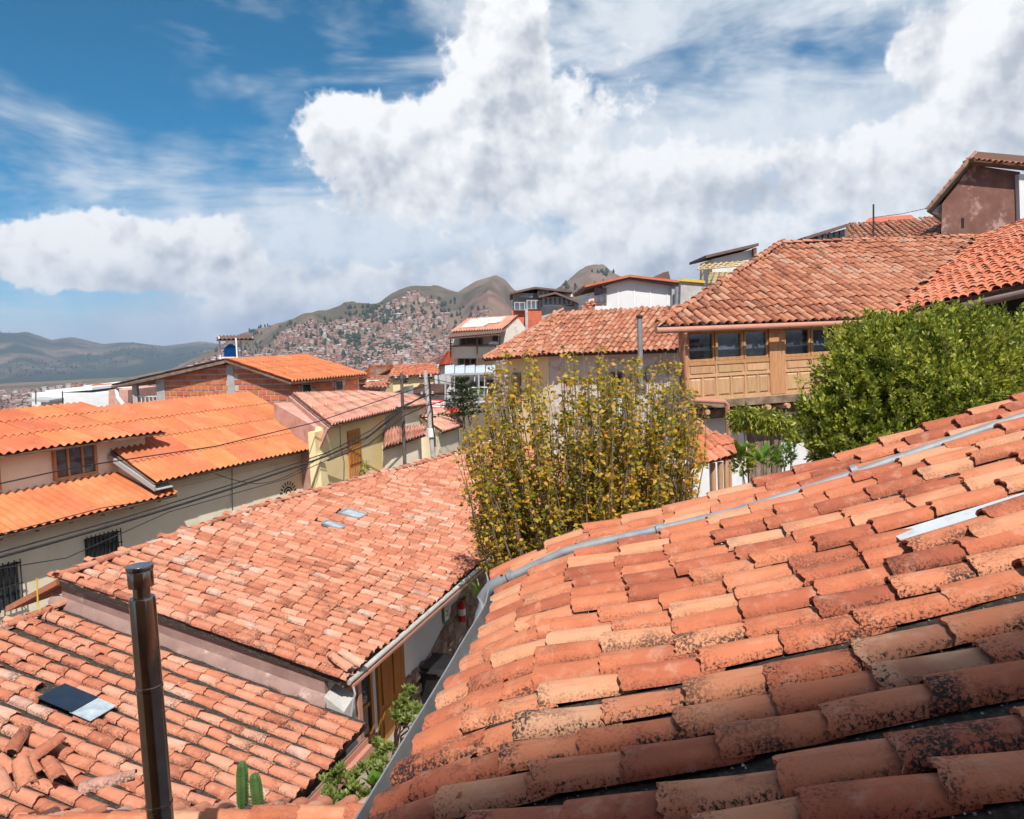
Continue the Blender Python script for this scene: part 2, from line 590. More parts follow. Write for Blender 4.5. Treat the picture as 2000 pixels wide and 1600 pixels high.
M_DOOR = pm('door_wood', [(.38, .14, .025), (.48, .19, .04), (.54, .23, .06)], 3, 6, 0.5, 0.25, 30, rnd=0.2, stretch=(6, 6, 0.7))
M_TIMBER = pm('old_timber', [(.13, .085, .06), (.22, .15, .11), (.32, .24, .19)], 4, 8, 0.9, 0.5, 40, rnd=0.3)
M_TERRA = pm('terracotta_paint', [(.46, .21, .15), (.52, .25, .18)], 3, 5, 0.5, 0.1, 30, ((.3, .17, .13), .5, 8, .6, .75))
M_GALV = pm('galvanised', [(.23, .24, .25), (.28, .29, .305), (.34, .35, .365)], 6, 6, 0.6, 0.1, 40, ((.30, .22, .18), .55, 12, .62, .8), metal=0.35)
M_ZINC = pm('zinc_sheet', [(.34, .36, .37), (.42, .43, .44), (.48, .49, .50)], 5, 6, 0.5, 0.1, 30, ((.24, .20, .18), .5, 9, .6, .8), metal=0.55)
M_STEEL = pm('polished_steel', [(.20, .17, .15), (.28, .24, .21)], 5, 5, 0.17, 0.0, 20, ((.16, .12, .10), .5, 9, .5, .75), metal=1.0)
M_IRON = pm('black_iron', [(.025, .025, .025), (.05, .045, .04)], 8, 5, 0.6, 0.2, 60)
M_CABLE = pm('black_cable', [(.018, .018, .02), (.035, .035, .036)], 5, 3, 0.55)
M_POLE = pm('weathered_pole', [(.07, .06, .055), (.12, .10, .09), (.18, .155, .14)], 5, 8, 0.9, 0.4, 30)
M_PLASTIC = pm('white_sheet', [(.50, .53, .57), (.62, .65, .69)], 4, 5, 0.4, 0.1, 20, ((.34, .30, .27), .65, 7, .52, .75))
M_SKYL = pm('cloudy_skylight', [(.24, .30, .35), (.38, .44, .48), (.52, .57, .60)], 6, 5, 0.25, 0.1, 20)
M_NAVY = pm('navy_sheet', [(.012, .022, .04), (.02, .035, .06)], 6, 5, 0.28, 0.1, 20)
M_BLUE = pm('blue_tank', [(.01, .20, .75), (.02, .26, .80)], 3, 4, 0.3)
M_BLACKP = pm('black_plastic', [(.012, .012, .013), (.025, .025, .026)], 6, 5, 0.4, 0.1, 40)
M_RED = pm('red_enamel', [(.45, .02, .015), (.52, .03, .02)], 5, 3, 0.35)
M_WPAINT = pm('white_paint', [(.76, .76, .76), (.82, .82, .82)], 5, 4, 0.6)
M_BLACKPAINT = pm('black_paint', [(.012, .011, .011), (.03, .028, .027)], 12, 4, 0.8)
M_GREENP = pm('green_paint', [(.10, .30, .06), (.14, .36, .08)], 5, 3, 0.5)
M_STONE = pm('rubble_stone', [(.20, .13, .10), (.30, .20, .16), (.40, .30, .25)], 6, 8, 0.92, 0.7, 30, rnd=0.4)
M_EARTH = pm('dry_earth', [(.16, .11, .08), (.25, .19, .15), (.34, .28, .24)], 2, 8, 0.95, 0.5, 20)
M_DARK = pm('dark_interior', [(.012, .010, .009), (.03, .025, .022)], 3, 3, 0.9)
M_PARCH = pm('bamboo', [(.50, .36, .16), (.62, .47, .24)], 6, 5, 0.7, 0.2, 40, rnd=0.3)
M_GREY = pm('grey_paint', [(.34, .34, .35), (.42, .42, .43)], 3, 5, 0.7, 0.1, 20, ((.2, .18, .17), .5, 5, .6, .8))
M_BROWNR = pm('brown_sheet', [(.14, .085, .07), (.20, .12, .10)], 4, 6, 0.7, 0.2, 30, rnd=0.15)
M_YPIPE = pm('yellow_paint', [(.62, .42, .03), (.70, .50, .05)], 5, 3, 0.5)
M_AWNR = pm('red_cloth', [(.60, .03, .03), (.68, .05, .05)], 4, 3, 0.8)
M_PINKW = pm('pink_render', [(.48, .24, .18), (.56, .31, .25), (.60, .38, .32)], 2.5, 7, 0.92, 0.3, 25, ((.30, .15, .12), .6, 3.5, .55, .7))
M_BARK = pm('bark', [(.10, .075, .06), (.17, .13, .11), (.24, .20, .18)], 8, 8, 0.95, 0.6, 50)
M_TWIG = pm('twig', [(.17, .11, .085), (.26, .18, .14)], 8, 4, 0.9)
M_GLASS = glass_mat('window_glass')
M_GLASSB = glass_mat('window_glass_blue', (.05, .06, .075))
M_POLY = pm('polycarbonate', [(.42, .48, .54), (.56, .62, .68)], 3, 4, 0.2, 0.05, 20)


# ------------------------------------------------------------------ roofs of barrel tiles
def barrel(L, w0, w1, h, th, ns, nl, seed, rim=True):
    """one clay barrel tile: local x across, y up the slope (0 = lower, wider end), z out of the roof"""
    rnd = random.Random(seed)
    vs, fs = [], []
    k1, k2, k3 = rnd.uniform(-.010, .010), rnd.uniform(-.022, .018), rnd.uniform(.82, 1.1)
    wob = [rnd.uniform(-.003, .003) for _ in range(ns + 1)]
    chip = {rnd.randrange(ns + 1)} if rnd.random() < .45 else set()

    def ring(t, off):
        out = []
        w = (w0 + (w1 - w0) * t) / 2
        hh = h * (1 - 0.10 * t) * k3
        for i in range(ns + 1):
            a = math.pi * i / ns
            x = (w - off) * math.cos(a) + k1 * math.sin(t * 3) + wob[i] * 0.4
            z = (hh - off) * math.sin(a) ** 0.9 + k2 * t * (1 - t) + wob[i] * math.sin(a)
            y = L * t + (wob[i] * 3.6 + (.022 if i in chip and t == 0 else 0) if t in (0, 1) else 0)
            out.append((x, y, z))
        return out
    for j in range(nl + 1):
        vs += ring(j / nl, 0)
    n1 = ns + 1
    for j in range(nl):
        for i in range(ns):
            a = j * n1 + i
            fs.append((a, a + n1, a + n1 + 1, a + 1))
    sharp = set()
    if rim:
        b = len(vs)
        vs += ring(0, th) + ring(1, th)
        for i in range(ns):
            fs.append((b + i, b + i + 1, b + n1 + i + 1, b + n1 + i))     # inner shell
            fs.append((i, i + 1, b + i + 1, b + i))                       # lower rim
            sharp |= {(i, i + 1), (b + i, b + i + 1)}
        top = nl * n1
        fs.append((0, b, b + n1, top))
        fs.append((ns, top + ns, b + n1 + ns, b + ns))
    return vs, fs, sharp


def tile_meshes(name, n, mat, *a):
    out = []
    for i in range(n):
        vs, fs, sharp = barrel(*a, seed=100 + i)
        me = bpy.data.meshes.new(name)
        me.from_pydata(vs, [], fs)
        me.polygons.foreach_set('use_smooth', [True] * len(fs))
        me.materials.append(mat)
        me.update()
        me.set_sharp_from_angle(angle=rad(62))
        out.append(me)
    return out


def inside(poly, x, y):
    c = False
    n = len(poly)
    for i in range(n):
        (x1, y1), (x2, y2) = poly[i], poly[(i + 1) % n]
        if (y1 > y) != (y2 > y) and x < (x2 - x1) * (y - y1) / (y2 - y1) + x1:
            c = not c
    return c


def joined(name, mats4, proto, mat, parent):
    """many pieces as one mesh, for those past the 300 that show largest"""
    if not mats4:
        return None
    pv = np.array(proto[0], dtype=np.float64)
    pf = np.array(proto[1], dtype=np.int32)
    pv4 = np.hstack([pv, np.ones((len(pv), 1))])
    vs, fs = [], []
    for i, M in enumerate(mats4):
        A = np.array([list(r) for r in M])
        vs.append((pv4 @ A.T)[:, :3])
        fs.append(pf + i * len(pv))
    o = np_mesh(name, np.vstack(vs), np.vstack(fs), mat, parent, True)
    return tag(o, kind='stuff')


def screen_rank(M):
    q = M.translation
    p = proj(q)
    d = max(q.length, 0.2)
    s = 1.0 / d
    if p is None or not (-80 < p[0] < 2080 and -80 < p[1] < 1700):
        s *= 0.02
    return -s


def lay_tiles(roof, o, e, up, poly, sp, ex, metas, mat_far, proto_far, limit=300, jit=1.0, tilt=0.05, lift=0.0, skip=None, seed=1, wav=0.03, profile=None, stagger=0.5, drop=0.0, cols=None, bstart=None):
    """rows of barrel tiles over a plane: e along the eave, up along the slope; poly in (a, b) metres"""
    rnd = random.Random(seed)
    n = e.cross(up).normalized()
    if n.z < 0:
        n = -n
    amin, amax = min(p[0] for p in poly), max(p[0] for p in poly)
    bmin, bmax = min(p[1] for p in poly), max(p[1] for p in poly)
    out = []
    i = 0
    a = amin + sp / 2
    while (a < amax) if cols is None else (i < len(cols)):
        if cols is not None:
            a = cols[i]
        b = (bmin if bstart is None else bstart(a)) - 0.05 + (rnd.random() - 0.5) * 0.06
        first = 1 - stagger * 0.55 * rnd.random()
        sk = (rnd.random() - 0.5) * 0.02 * jit
        ca = a + (rnd.random() - 0.5) * 0.02 * jit
        while b < bmax:
            bb = b
            b += ex * (1 + (rnd.random() - 0.5) * 0.12 * jit) * first
            first = 1.0
            if not inside(poly, ca, max(bb + ex * 0.45, bmin + 0.02)):
                continue
            if skip and skip(ca, bb):
                continue
            if rnd.random() < drop:
                continue
            wob = mnoise.noise(V((ca * 0.35 + seed * 7, bb * 0.35, 0.3))) * wav
            if profile:
                oo, uu, bl = profile(bb)
                nn = e.cross(uu).normalized()
                if nn.z < 0:
                    nn = -nn
                pos = oo + e * (ca + sk * (bb - bmin)) + uu * bl + nn * (lift + wob)
                o3, u3, b3 = profile(bb + ex)
                q3 = o3 + e * (ca + sk * (bb - bmin)) + u3 * b3
                uu = (q3 - (oo + e * (ca + sk * (bb - bmin)) + uu * bl)).normalized()
                nn = e.cross(uu).normalized()
                if nn.z < 0:
                    nn = -nn
            else:
                uu, nn = up, n
                pos = o + e * (ca + sk * (bb - bmin)) + uu * bb + nn * (lift + wob)
            t = tilt * (1 + (rnd.random() - 0.5) * 0.7 * jit)
            y = (uu * math.cos(t) - nn * math.sin(t))
            yaw = (rnd.random() - 0.5) * 0.055 * jit
            x = y.cross(nn)
            y, x = (y * math.cos(yaw) + x * math.sin(yaw)), (x * math.cos(yaw) - y * math.sin(yaw))
            z = x.cross(y).normalized()
            roll = (rnd.random() - 0.5) * 0.10 * jit
            x, z = (x * math.cos(roll) + z * math.sin(roll)), (z * math.cos(roll) - x * math.sin(roll))
            pos = pos + nn * (t * ex * 0.9)
            M = Matrix(((x.x, y.x, z.x, pos.x), (x.y, y.y, z.y, pos.y), (x.z, y.z, z.z, pos.z), (0, 0, 0, 1)))
            out.append(M)
        a += sp * (1 + (rnd.random() - 0.5) * 0.08 * jit)
        i += 1
    out.sort(key=screen_rank)
    for k, M in enumerate(out[:limit]):
        me_obj('tile', metas[rnd.randrange(len(metas))], roof, M)
    joined('distant_tiles', out[limit:], proto_far, mat_far, roof)
    return out


def ridge_tiles(roof, p, q, metas, ex, lift=0.03, seed=3):
    """a line of barrel tiles capping a ridge or hip"""
    rnd = random.Random(seed)
    d = (q - p)
    L = d.length
    d.normalize()
    k = 0
    while k * ex < L:
        side = d.cross(V((0, 0, 1))).normalized()
        z = side.cross(d)
        y = (d - z * 0.05 + side * (rnd.random() - .5) * 0.06).normalized()
        x = y.cross(z).normalized()
        z = x.cross(y)
        pos = p + d * (k * ex) + V((0, 0, lift + 0.02 + (rnd.random() - .5) * 0.02))
        M = Matrix(((x.x, y.x, z.x, pos.x), (x.y, y.y, z.y, pos.y), (x.z, y.z, z.z, pos.z), (0, 0, 0, 1)))
        me_obj('ridge_tile', metas[rnd.randrange(len(metas))], roof, M)
        k += 1


FAR_PROTO = barrel(0.44, 0.17, 0.142, 0.072, 0.012, 5, 1, 5, rim=False)[:2]
MESH_A = tile_meshes('tile', 14, M_TILE_A, 0.50, 0.200, 0.164, 0.064, 0.015, 12, 5)
MESH_B = tile_meshes('tile', 8, M_TILE_B, 0.45, 0.172, 0.142, 0.070, 0.012, 8, 3)
MESH_R = tile_meshes('tile', 6, M_TILE_R, 0.46, 0.180, 0.152, 0.078, 0.013, 6, 1)
MESH_R2 = tile_meshes('tile', 6, M_TILE_R2, 0.44, 0.22, 0.18, 0.085, 0.013, 6, 1)


def plane_frame(pe0, pe1, pr):
    """eave start, eave end, a point up the roof -> origin, along, up, normal"""
    e = (pe1 - pe0).normalized()
    v = pr - pe0
    up = (v - e * v.dot(e)).normalized()
    n = e.cross(up)
    if n.z < 0:
        n = -n
    return pe0, e, up, n.normalized()


def slab(name, o, e, up, n, poly, mat, parent, thick=0.10, top=0.0):
    return MB().prism([o + e * a + up * b + n * top for a, b in poly], -n * thick).build(name, mat, parent)


def corrugated(parent, EL, ER, RR, RL, waves, ncol, nrow, mat, amp=0.03, name='roof_sheet', over=0.07, spw=6):
    """overlapping corrugated sheets over a four-cornered roof; every sheet is its own piece"""
    n = (ER - EL).cross(RL - EL).normalized()
    if n.z < 0:
        n = -n

    def at(u, v):
        return (EL * (1 - u) + ER * u) * (1 - v) + (RL * (1 - u) + RR * u) * v
    wpc = waves / ncol
    rr = random.Random(int(waves * 7 + ncol))
    for r in range(nrow):
        for c in range(ncol):
            v0, v1 = r / nrow, min(1.0, (r + 1 + over) / nrow)
            ns = max(4, int(round(wpc * spw)))
            vs, fs = [], []
            dj = (rr.random() - 0.5) * 0.012
            v0 += dj if r else dj * 0.6
            for i in range(ns + 1):
                u = (c + i / ns * (1.0 + 0.02)) / ncol
                ph = 2 * math.pi * waves * u
                for (v, lf) in ((v0, 0.030), (v1, 0.004)):
                    vs.append(at(u, v) + n * (amp * math.cos(ph) + lf + amp + 0.002 * (c % 2)))
            m = len(vs)
            vs += [p - n * 0.009 for p in vs]
            for i in range(ns):
                a = 2 * i
                fs.append((a, a + 2, a + 3, a + 1))
                fs.append((m + a, m + a + 1, m + a + 3, m + a + 2))
                fs.append((a, m + a, m + a + 2, a + 2))
                fs.append((a + 1, a + 3, m + a + 3, m + a + 1))
            o = mk(name, vs, fs, mat, parent)
            o.data.polygons.foreach_set('use_smooth', [True] * len(o.data.polygons))
            o.data.set_sharp_from_angle(angle=rad(66))
    return n
# ------------------------------------------------------------------ terrain: the town's slope, the valley, two ranges of hills
R1, R2 = 1900.0, 5600.0
NEARZ = -8.6


def table(pix):
    t = []
    for px, py in pix:
        r = ray(px, py)
        t.append((math.atan2(r.x, r.y), r.z / math.hypot(r.x, r.y)))
    return sorted(t)


SIL1 = table([(-600, 790), (-200, 770), (100, 750), (250, 742), (330, 725), (400, 692), (480, 656), (530, 640), (590, 632), (640, 624), (690, 604), (735, 599), (775, 583), (815, 569), (850, 564), (880, 571), (897, 576),
               (930, 560), (965, 552), (985, 558), (1005, 575), (1040, 590), (1075, 575), (1110, 560), (1150, 540), (1178, 533), (1205, 546), (1260, 562), (1400, 570), (1800, 560), (2500, 560), (3500, 640)])
SIL2 = table([(-900, 690), (-400, 660), (0, 657), (50, 655), (100, 668), (140, 661), (200, 673), (260, 670), (320, 676), (390, 668), (430, 673), (520, 680), (700, 690), (1000, 690), (2500, 690)])


def lookup(t, a):
    if a <= t[0][0]: return t[0][1]
    if a >= t[-1][0]: return t[-1][1]
    for (a0, v0), (a1, v1) in zip(t, t[1:]):
        if a0 <= a <= a1:
            k = (a - a0) / (a1 - a0)
            return v0 + (v1 - v0) * k
    return 0


def sm(x):
    x = max(0.0, min(1.0, x))
    return x * x * (3 - 2 * x)


def land(az, r):
    x, y = math.sin(az) * r, math.cos(az) * r
    h = NEARZ + (-75 - NEARZ) * sm((r - 70) / 560)
    f1 = mnoise.fractal(V((x * 0.0028, y * 0.0028, 3.1)), 1.0, 2.1, 6)
    rd = 1 - abs(mnoise.noise(V((az * 14, r * 0.0011, 7.7)))) * 2
    front = abs(az) < 1.35
    k = 1.0 if front else max(0.0, 1 - (abs(az) - 1.35) / 0.5)
    H1 = (R1 * lookup(SIL1, az) + 75) * k
    if r < R1:
        t = sm((r - 640) / (R1 - 640)) ** 1.25
    else:
        t = sm(1 - (r - R1) / 1500)
    if r > 400:
        h += H1 * t
        w = t * (1 - t) * 4 if r < R1 else 0.6 * t * (1 - t)
        f3 = mnoise.fractal(V((x * 0.009, y * 0.009, 8.3)), 1.0, 2.1, 5)
        h += w * (f1 * 40 + rd * 44) * min(1.0, max(H1, 20) / 150)
        h += f3 * 13 * t * min(1.0, max(H1, 20) / 150)
        h += (1 - w) * f1 * 1.5 * sm((r - 600) / 400)
    if r > 3300:
        H2 = (R2 * lookup(SIL2, az) + 75) * k
        t2 = sm((r - 3300) / (R2 - 3300)) if r < R2 else sm(1 - (r - R2) / 3500)
        h += H2 * t2
        w2 = t2 * (1 - t2) * 4
        h += w2 * (f1 * 60 + (1 - abs(mnoise.noise(V((az * 9, r * 0.0006, 1.3)))) * 2) * 55) * min(1.0, max(H2, 30) / 220)
    return h


azs = []
a = -180.0
while a < 180:
    azs.append(rad(a))
    a += 0.22 if -40 <= a < 24 else (1.0 if -60 < a < 60 else 6.0)
rs = [6.0 * (70 / 6.0) ** (i / 8) for i in range(9)] + [70 + i * 40 for i in range(1, 14)]
rs += [600 + i * 22 for i in range(1, 66)] + [2060 + i * 130 for i in range(0, 10)] + [3340 + i * 75 for i in range(32)] + [5800 + i * 500 for i in range(10)]
vs, fs = [(0, 0, NEARZ)], []
nA = len(azs)
for r in rs:
    for az in azs:
        vs.append((math.sin(az) * r, math.cos(az) * r, land(az, r)))
for i in range(nA):
    j = (i + 1) % nA
    fs.append((0, 1 + j, 1 + i))
    for k in range(len(rs) - 1):
        a0, a1 = 1 + k * nA, 1 + (k + 1) * nA
        fs.append((a0 + i, a0 + j, a1 + j, a1 + i))
mt, N, b, out = new_mat('hill_ground')
tc = N.n('ShaderNodeTexCoord')
ge = N.n('ShaderNodeNewGeometry')
pos = ge.outputs['Position']
n1 = N.noise(pos, 0.0035, 9, 0.62)
n2 = N.noise(pos, 0.02, 7, 0.65)
col = N.ramp(n1, [(.28, (.105, .085, .05)), (.45, (.165, .12, .08)), (.58, (.215, .14, .105)), (.75, (.235, .125, .10))])
col = N.mix(N.step(n2, .48, .72), col, (.08, .075, .04))
wood = N.m('MULTIPLY', N.step(N.noise(pos, 0.0042, 5, 0.6, 0.4), .52, .57), N.step(n2, .32, .48))
rr_ = N.vm('LENGTH', pos)
farw = N.m('MULTIPLY', N.step(N.noise(pos, 0.0011, 6, 0.62, 0.3), .42, .52), N.step(rr_, 2300, 2700))
wood = N.m('MAXIMUM', N.m('MULTIPLY', wood, 0.45), farw)
col = N.mix(wood, col, (.026, .036, .018))
pk = PY(966, 560, R1 * 0.985)
dist = N.vm('LENGTH', N.vm('MULTIPLY', N.vm('SUBTRACT', pos, tuple(pk)), (1.0, 0.5, 1.2)))
col = N.mix(N.m('MULTIPLY', N.step(dist, 125, 25), N.step(n2, .3, .55)), col, (.40, .19, .14))
N.set(b.inputs['Base Color'], col)
b.inputs['Roughness'].default_value = 0.95
b.inputs['Specular IOR Level'].default_value = 0.1
bp = N.n('ShaderNodeBump')
bp.inputs['Strength'].default_value = 0.9
bp.inputs['Distance'].default_value = 6.0
N.set(bp.inputs['Height'], N.noise(pos, 0.03, 6, 0.65))
N.set(b.inputs['Normal'], bp.outputs[0])
tag(mk('terrain', vs, fs, mt, None, True, origin=(0, 0, 0)), kind='structure')

# ---- houses and trees over the hillside and the valley floor
rnd = random.Random(5)
spots = []
tries = 0
while len(spots) < 6500 and tries < 120000:
    tries += 1
    if rnd.random() < 0.86:
        px = rnd.uniform(330, 1130)
        r = R1 * rnd.uniform(0.40, 0.97)
    else:
        px = rnd.uniform(-60, 420)
        r = rnd.uniform(500, 2600)
    d = ray(px, 700)
    az = math.atan2(d.x, d.y)
    x, y = math.sin(az) * r, math.cos(az) * r
    z = land(az, r)
    t = r / R1
    dn = mnoise.fractal(V((x * 0.004 + 9, y * 0.004, 0.5)), 1.0, 2.0, 4)
    limit = 0.70 - 1.6 * max(0.0, t - 0.58) / 0.42
    if px > 880 and t > 0.62:
        limit -= 0.55
    if px < 330 and r > 1400:
        limit -= 0.1
    if dn > limit:
        continue
    # leave the woods free
    spots.append((r, x, y, z, az))
spots.sort()


def far_house(x, y, z, rn, size):
    w, dpt, h = size * rn.uniform(.8, 1.3), size * rn.uniform(.7, 1.1), size * rn.uniform(.45, .9)
    rot = rn.uniform(-.5, .5) + (math.pi / 2 if rn.random() < .5 else 0)
    c, s = math.cos(rot), math.sin(rot)
    rh = size * rn.uniform(.12, .28)
    wall, roof = [], []

    def P(a, bb, zz):
        return (x + a * c - bb * s, y + a * s + bb * c, z + zz)
    for zz in (-3, h):
        wall += [P(-w / 2, -dpt / 2, zz), P(w / 2, -dpt / 2, zz), P(w / 2, dpt / 2, zz), P(-w / 2, dpt / 2, zz)]
    o_ = 0.3
    roof = [P(-w / 2 - o_, -dpt / 2 - o_, h), P(w / 2 + o_, -dpt / 2 - o_, h), P(w / 2 + o_, dpt / 2 + o_, h), P(-w / 2 - o_, dpt / 2 + o_, h), P(-w / 2 - o_, 0, h + rh), P(w / 2 + o_, 0, h + rh)]
    return wall, roof


WF = [(0, 1, 5, 4), (1, 2, 6, 5), (2, 3, 7, 6), (3, 0, 4, 7)]
RF = [(0, 1, 5, 4), (2, 3, 4, 5)]
RG = [(0, 4, 3), (1, 2, 5)]


def island_mat(name, stops, rough=0.9):
    m, N, b, out = new_mat(name)
    gi = N.n('ShaderNodeNewGeometry')
    oi = N.n('ShaderNodeObjectInfo')
    r = N.m('FRACT', N.m('ADD', oi.outputs['Random'], gi.outputs['Random Per Island']))
    N.set(b.inputs['Base Color'], N.ramp(r, stops, 'CONSTANT'))
    b.inputs['Roughness'].default_value = rough
    return m


M_FWALL = island_mat('far_walls', [(0, (.30, .17, .13)), (.3, (.34, .22, .175)), (.5, (.42, .33, .28)), (.65, (.27, .16, .12)), (.8, (.50, .46, .43)), (.92, (.32, .26, .23))])
M_FROOF = island_mat('far_roofs', [(0, (.32, .15, .115)), (.3, (.36, .185, .14)), (.55, (.28, .18, .15)), (.72, (.36, .25, .21)), (.84, (.30, .29, .29)), (.93, (.46, .44, .43))])
wv, wf, rv, rf, rt = [], [], [], [], []
for i, (r, x, y, z, az) in enumerate(spots):
    size = rnd.uniform(4.5, 8.5) * (1.0 if r > 700 else 0.85)
    wall, roof = far_house(x, y, z, rnd, size)
    if i < 300:
        t = thing('hillside_house', (x, y, z), 'small pinkish brick or plaster house with pitched roof on the hillside town', 'house', 'houses of the hillside town')
        mk('wall', wall, WF, M_FWALL, t)
        mk('roof', roof, RF + RG, M_FROOF, t)
    else:
        bw, br = len(wv), len(rv)
        wv += wall
        wf += [tuple(k + bw for k in f) for f in WF]
        rv += roof
        rf += [tuple(k + br for k in f) for f in RF]
t = thing('far_town', (0, 1200, -40), 'dense mass of tiny pinkish houses covering the far hillside', 'town')
t['kind'] = 'stuff'
tag(np_mesh('far_walls', wv, wf, M_FWALL, t), kind='stuff')
tag(np_mesh('far_roofs', rv, rf, M_FROOF, t), kind='stuff')

# dark stands of eucalyptus
M_FWOOD = leaf_mat('far_foliage', [(0, (.012, .022, .010)), (.5, (.022, .038, .016)), (1, (.05, .07, .03))], 0.1, 0.8, 0.05)
gv, gf = [], []


def far_tree(x, y, z, h):
    base = len(gv)
    w = h * rnd.uniform(.22, .36)
    seg = 6
    rows = [(0.0, .4), (.22, 1.0), (.5, .95), (.78, .6), (1.0, .06)]
    for hh, ww in rows:
        for k in range(seg):
            a_ = 2 * math.pi * k / seg
            q = w * ww * rnd.uniform(.7, 1.25)
            gv.append((x + q * math.cos(a_), y + q * math.sin(a_), z + h * hh))
    for j in range(len(rows) - 1):
        for k in range(seg):
            k2 = (k + 1) % seg
            gf.append((base + j * seg + k, base + j * seg + k2, base + (j + 1) * seg + k2, base + (j + 1) * seg + k))


# stands seen in the photograph: (px, py, spread px, spread py, count)
for (cx, cy, sx, sy, n) in [(745, 622, 55, 16, 230), (680, 665, 32, 18, 110), (735, 690, 22, 22, 120), (695, 710, 22, 12, 60), (770, 682, 26, 10, 60), (790, 668, 12, 8, 25), (640, 645, 40, 14, 40), (560, 690, 60, 20, 40), (860, 600, 60, 25, 40),
                            (900, 640, 50, 30, 30), (600, 660, 90, 30, 50), (820, 640, 60, 40, 40), (480, 690, 50, 20, 30), (1180, 536, 20, 4, 22), (500, 652, 12, 4, 8), (700, 605, 60, 8, 8), (1130, 570, 40, 14, 20), (540, 640, 40, 5, 8),
                            (880, 690, 60, 20, 50)]:
    for k in range(n):
        px, py = rnd.gauss(cx, sx * .55), rnd.gauss(cy, sy * .55)
        d = ray(px, py)
        az = math.atan2(d.x, d.y)
        te = d.z / math.hypot(d.x, d.y)
        # walk out along the sight line until the hillside is met
        hit = None
        for r in range(500, int(R1) + 10, 12):
            if land(az, r) >= te * r:
                hit = r
                break
        if hit is None:
            hit = R1 - 12
        far_tree(math.sin(az) * hit, math.cos(az) * hit, land(az, hit) - 1, rnd.uniform(5, 11))
# woods on the left-hand range
for k in range(1500):
    px, r = rnd.uniform(-80, 430), rnd.uniform(3400, 5200)
    d = ray(px, 700)
    az = math.atan2(d.x, d.y)
    x, y = math.sin(az) * r, math.cos(az) * r
    if mnoise.fractal(V((x * 0.0016 + 3, y * 0.0016, 2.5)), 1.0, 2.0, 4) < 0.12:
        continue
    far_tree(x, y, land(az, r) - 2, rnd.uniform(7, 13))
tag(np_mesh('far_wood', gv, gf, M_FWOOD, None, False), 'dark stands of trees scattered over the far hillsides', 'wood', kind='stuff')

# ---- air
hz = MB().aabb(-9000, -9000, -140, 9000, 11500, 420)
m = bpy.data.materials.new('haze_air')
m.use_nodes = True
m.node_tree.nodes.clear()
pv = m.node_tree.nodes.new('ShaderNodeVolumePrincipled')
pv.inputs['Color'].default_value = (.58, .74, 1.0, 1)
pv.inputs['Density'].default_value = 0.00013
pv.inputs['Anisotropy'].default_value = 0.1
mo = m.node_tree.nodes.new('ShaderNodeOutputMaterial')
m.node_tree.links.new(pv.outputs[0], mo.inputs['Volume'])
tag(hz.build('haze', m), kind='stuff')
# ------------------------------------------------------------------ A: the roof right in front, seen from above
zE = -2.10
A_O = PZ(1028, 1104, zE)
A_E = (A_O - PZ(765, 1600, zE)).normalized()          # along the eave, away from the camera
A_R = V((A_E.y, -A_E.x, 0))                             # level, towards the ridge
A_SEG = []                                              # the roof bends: steep at the eave, then flatter, then steeper again
_q, _b = A_O, 0.0
for _L, _T in ((.46, .55), (.9, .24), (1.2, .30), (4.0, .33)):
    _up = (A_R + V((0, 0, _T))).normalized()
    A_SEG.append((_q, _up, _b, _L))
    _q, _b = _q + _up * _L, _b + _L
upn = lambda u_: A_E.cross(u_) if A_E.cross(u_).z > 0 else -A_E.cross(u_)


def prof_a(b):
    for (q, u_, b0, L) in reversed(A_SEG):
        if b >= b0 or b0 == 0.0:
            return (q, u_, b - b0)


def onA(a, b, lift):
    oo, uu, bl = prof_a(b)
    return oo + A_E * a + uu * bl + upn(uu) * lift


def pick_a(px, py, lift=0.0):
    """the roof point seen at a pixel, as (a, b)"""
    a, b, st = -2.0, 1.8, 1.0
    for it in range(60):
        best = None
        for i in (-1, 0, 1):
            for j in (-1, 0, 1):
                p = proj(onA(a + i * st, max(-.3, b + j * st), lift))
                if p:
                    d = (p[0] - px) ** 2 + (p[1] - py) ** 2
                    if best is None or d < best[0]:
                        best = (d, a + i * st, max(-.3, b + j * st))
        if best[1] == a and best[2] == b:
            st *= 0.6
        a, b = best[1], best[2]
    return a, b


def eave_b(a):
    """the eave bows outwards at its far end"""
    return -0.33 * max(0.0, (a + 1.3) / 1.5) ** 1.5


hA = thing('tiled_house', A_O + V((2.5, -1.5, -5.0)), 'house under the big weathered clay tile roof filling the right foreground', 'house')
AN, AF, AB = -5.1, 0.20, 6.0                             # near end, far end, width up the slope
mb = MB()
for k, (q, u_, b0, L) in enumerate(A_SEG):
    nn = upn(u_)
    lo_n, lo_f = (q + A_E * AN, q + A_E * AF) if k else (q + u_ * -.02 + A_E * AN, q + u_ * (-.02 + eave_b(AF)) + A_E * AF)
    hi = q + u_ * L
    if k == 0:
        mid = q + A_E * -1.2 + u_ * -.02
        mb.prism([lo_n, mid, lo_f, hi + A_E * AF, hi + A_E * AN], -nn * 0.1)
    else:
        mb.prism([lo_n, lo_f, hi + A_E * AF, hi + A_E * AN], -nn * 0.1)
roofA = mb.build('roof', M_BED, hA)
MB().prism([A_O + A_R * 0.35 + A_E * (AN + .1) + V((0, 0, -.1)), A_O + A_R * 0.35 + A_E * (AF - .15) + V((0, 0, -.1)),
            A_O + A_R * 6 + A_E * (AF - .15) + V((0, 0, 1.0)), A_O + A_R * 6 + A_E * (AN + .1) + V((0, 0, 1.0))], (0, 0, -6.0)).build('wall', M_WHITE, hA)

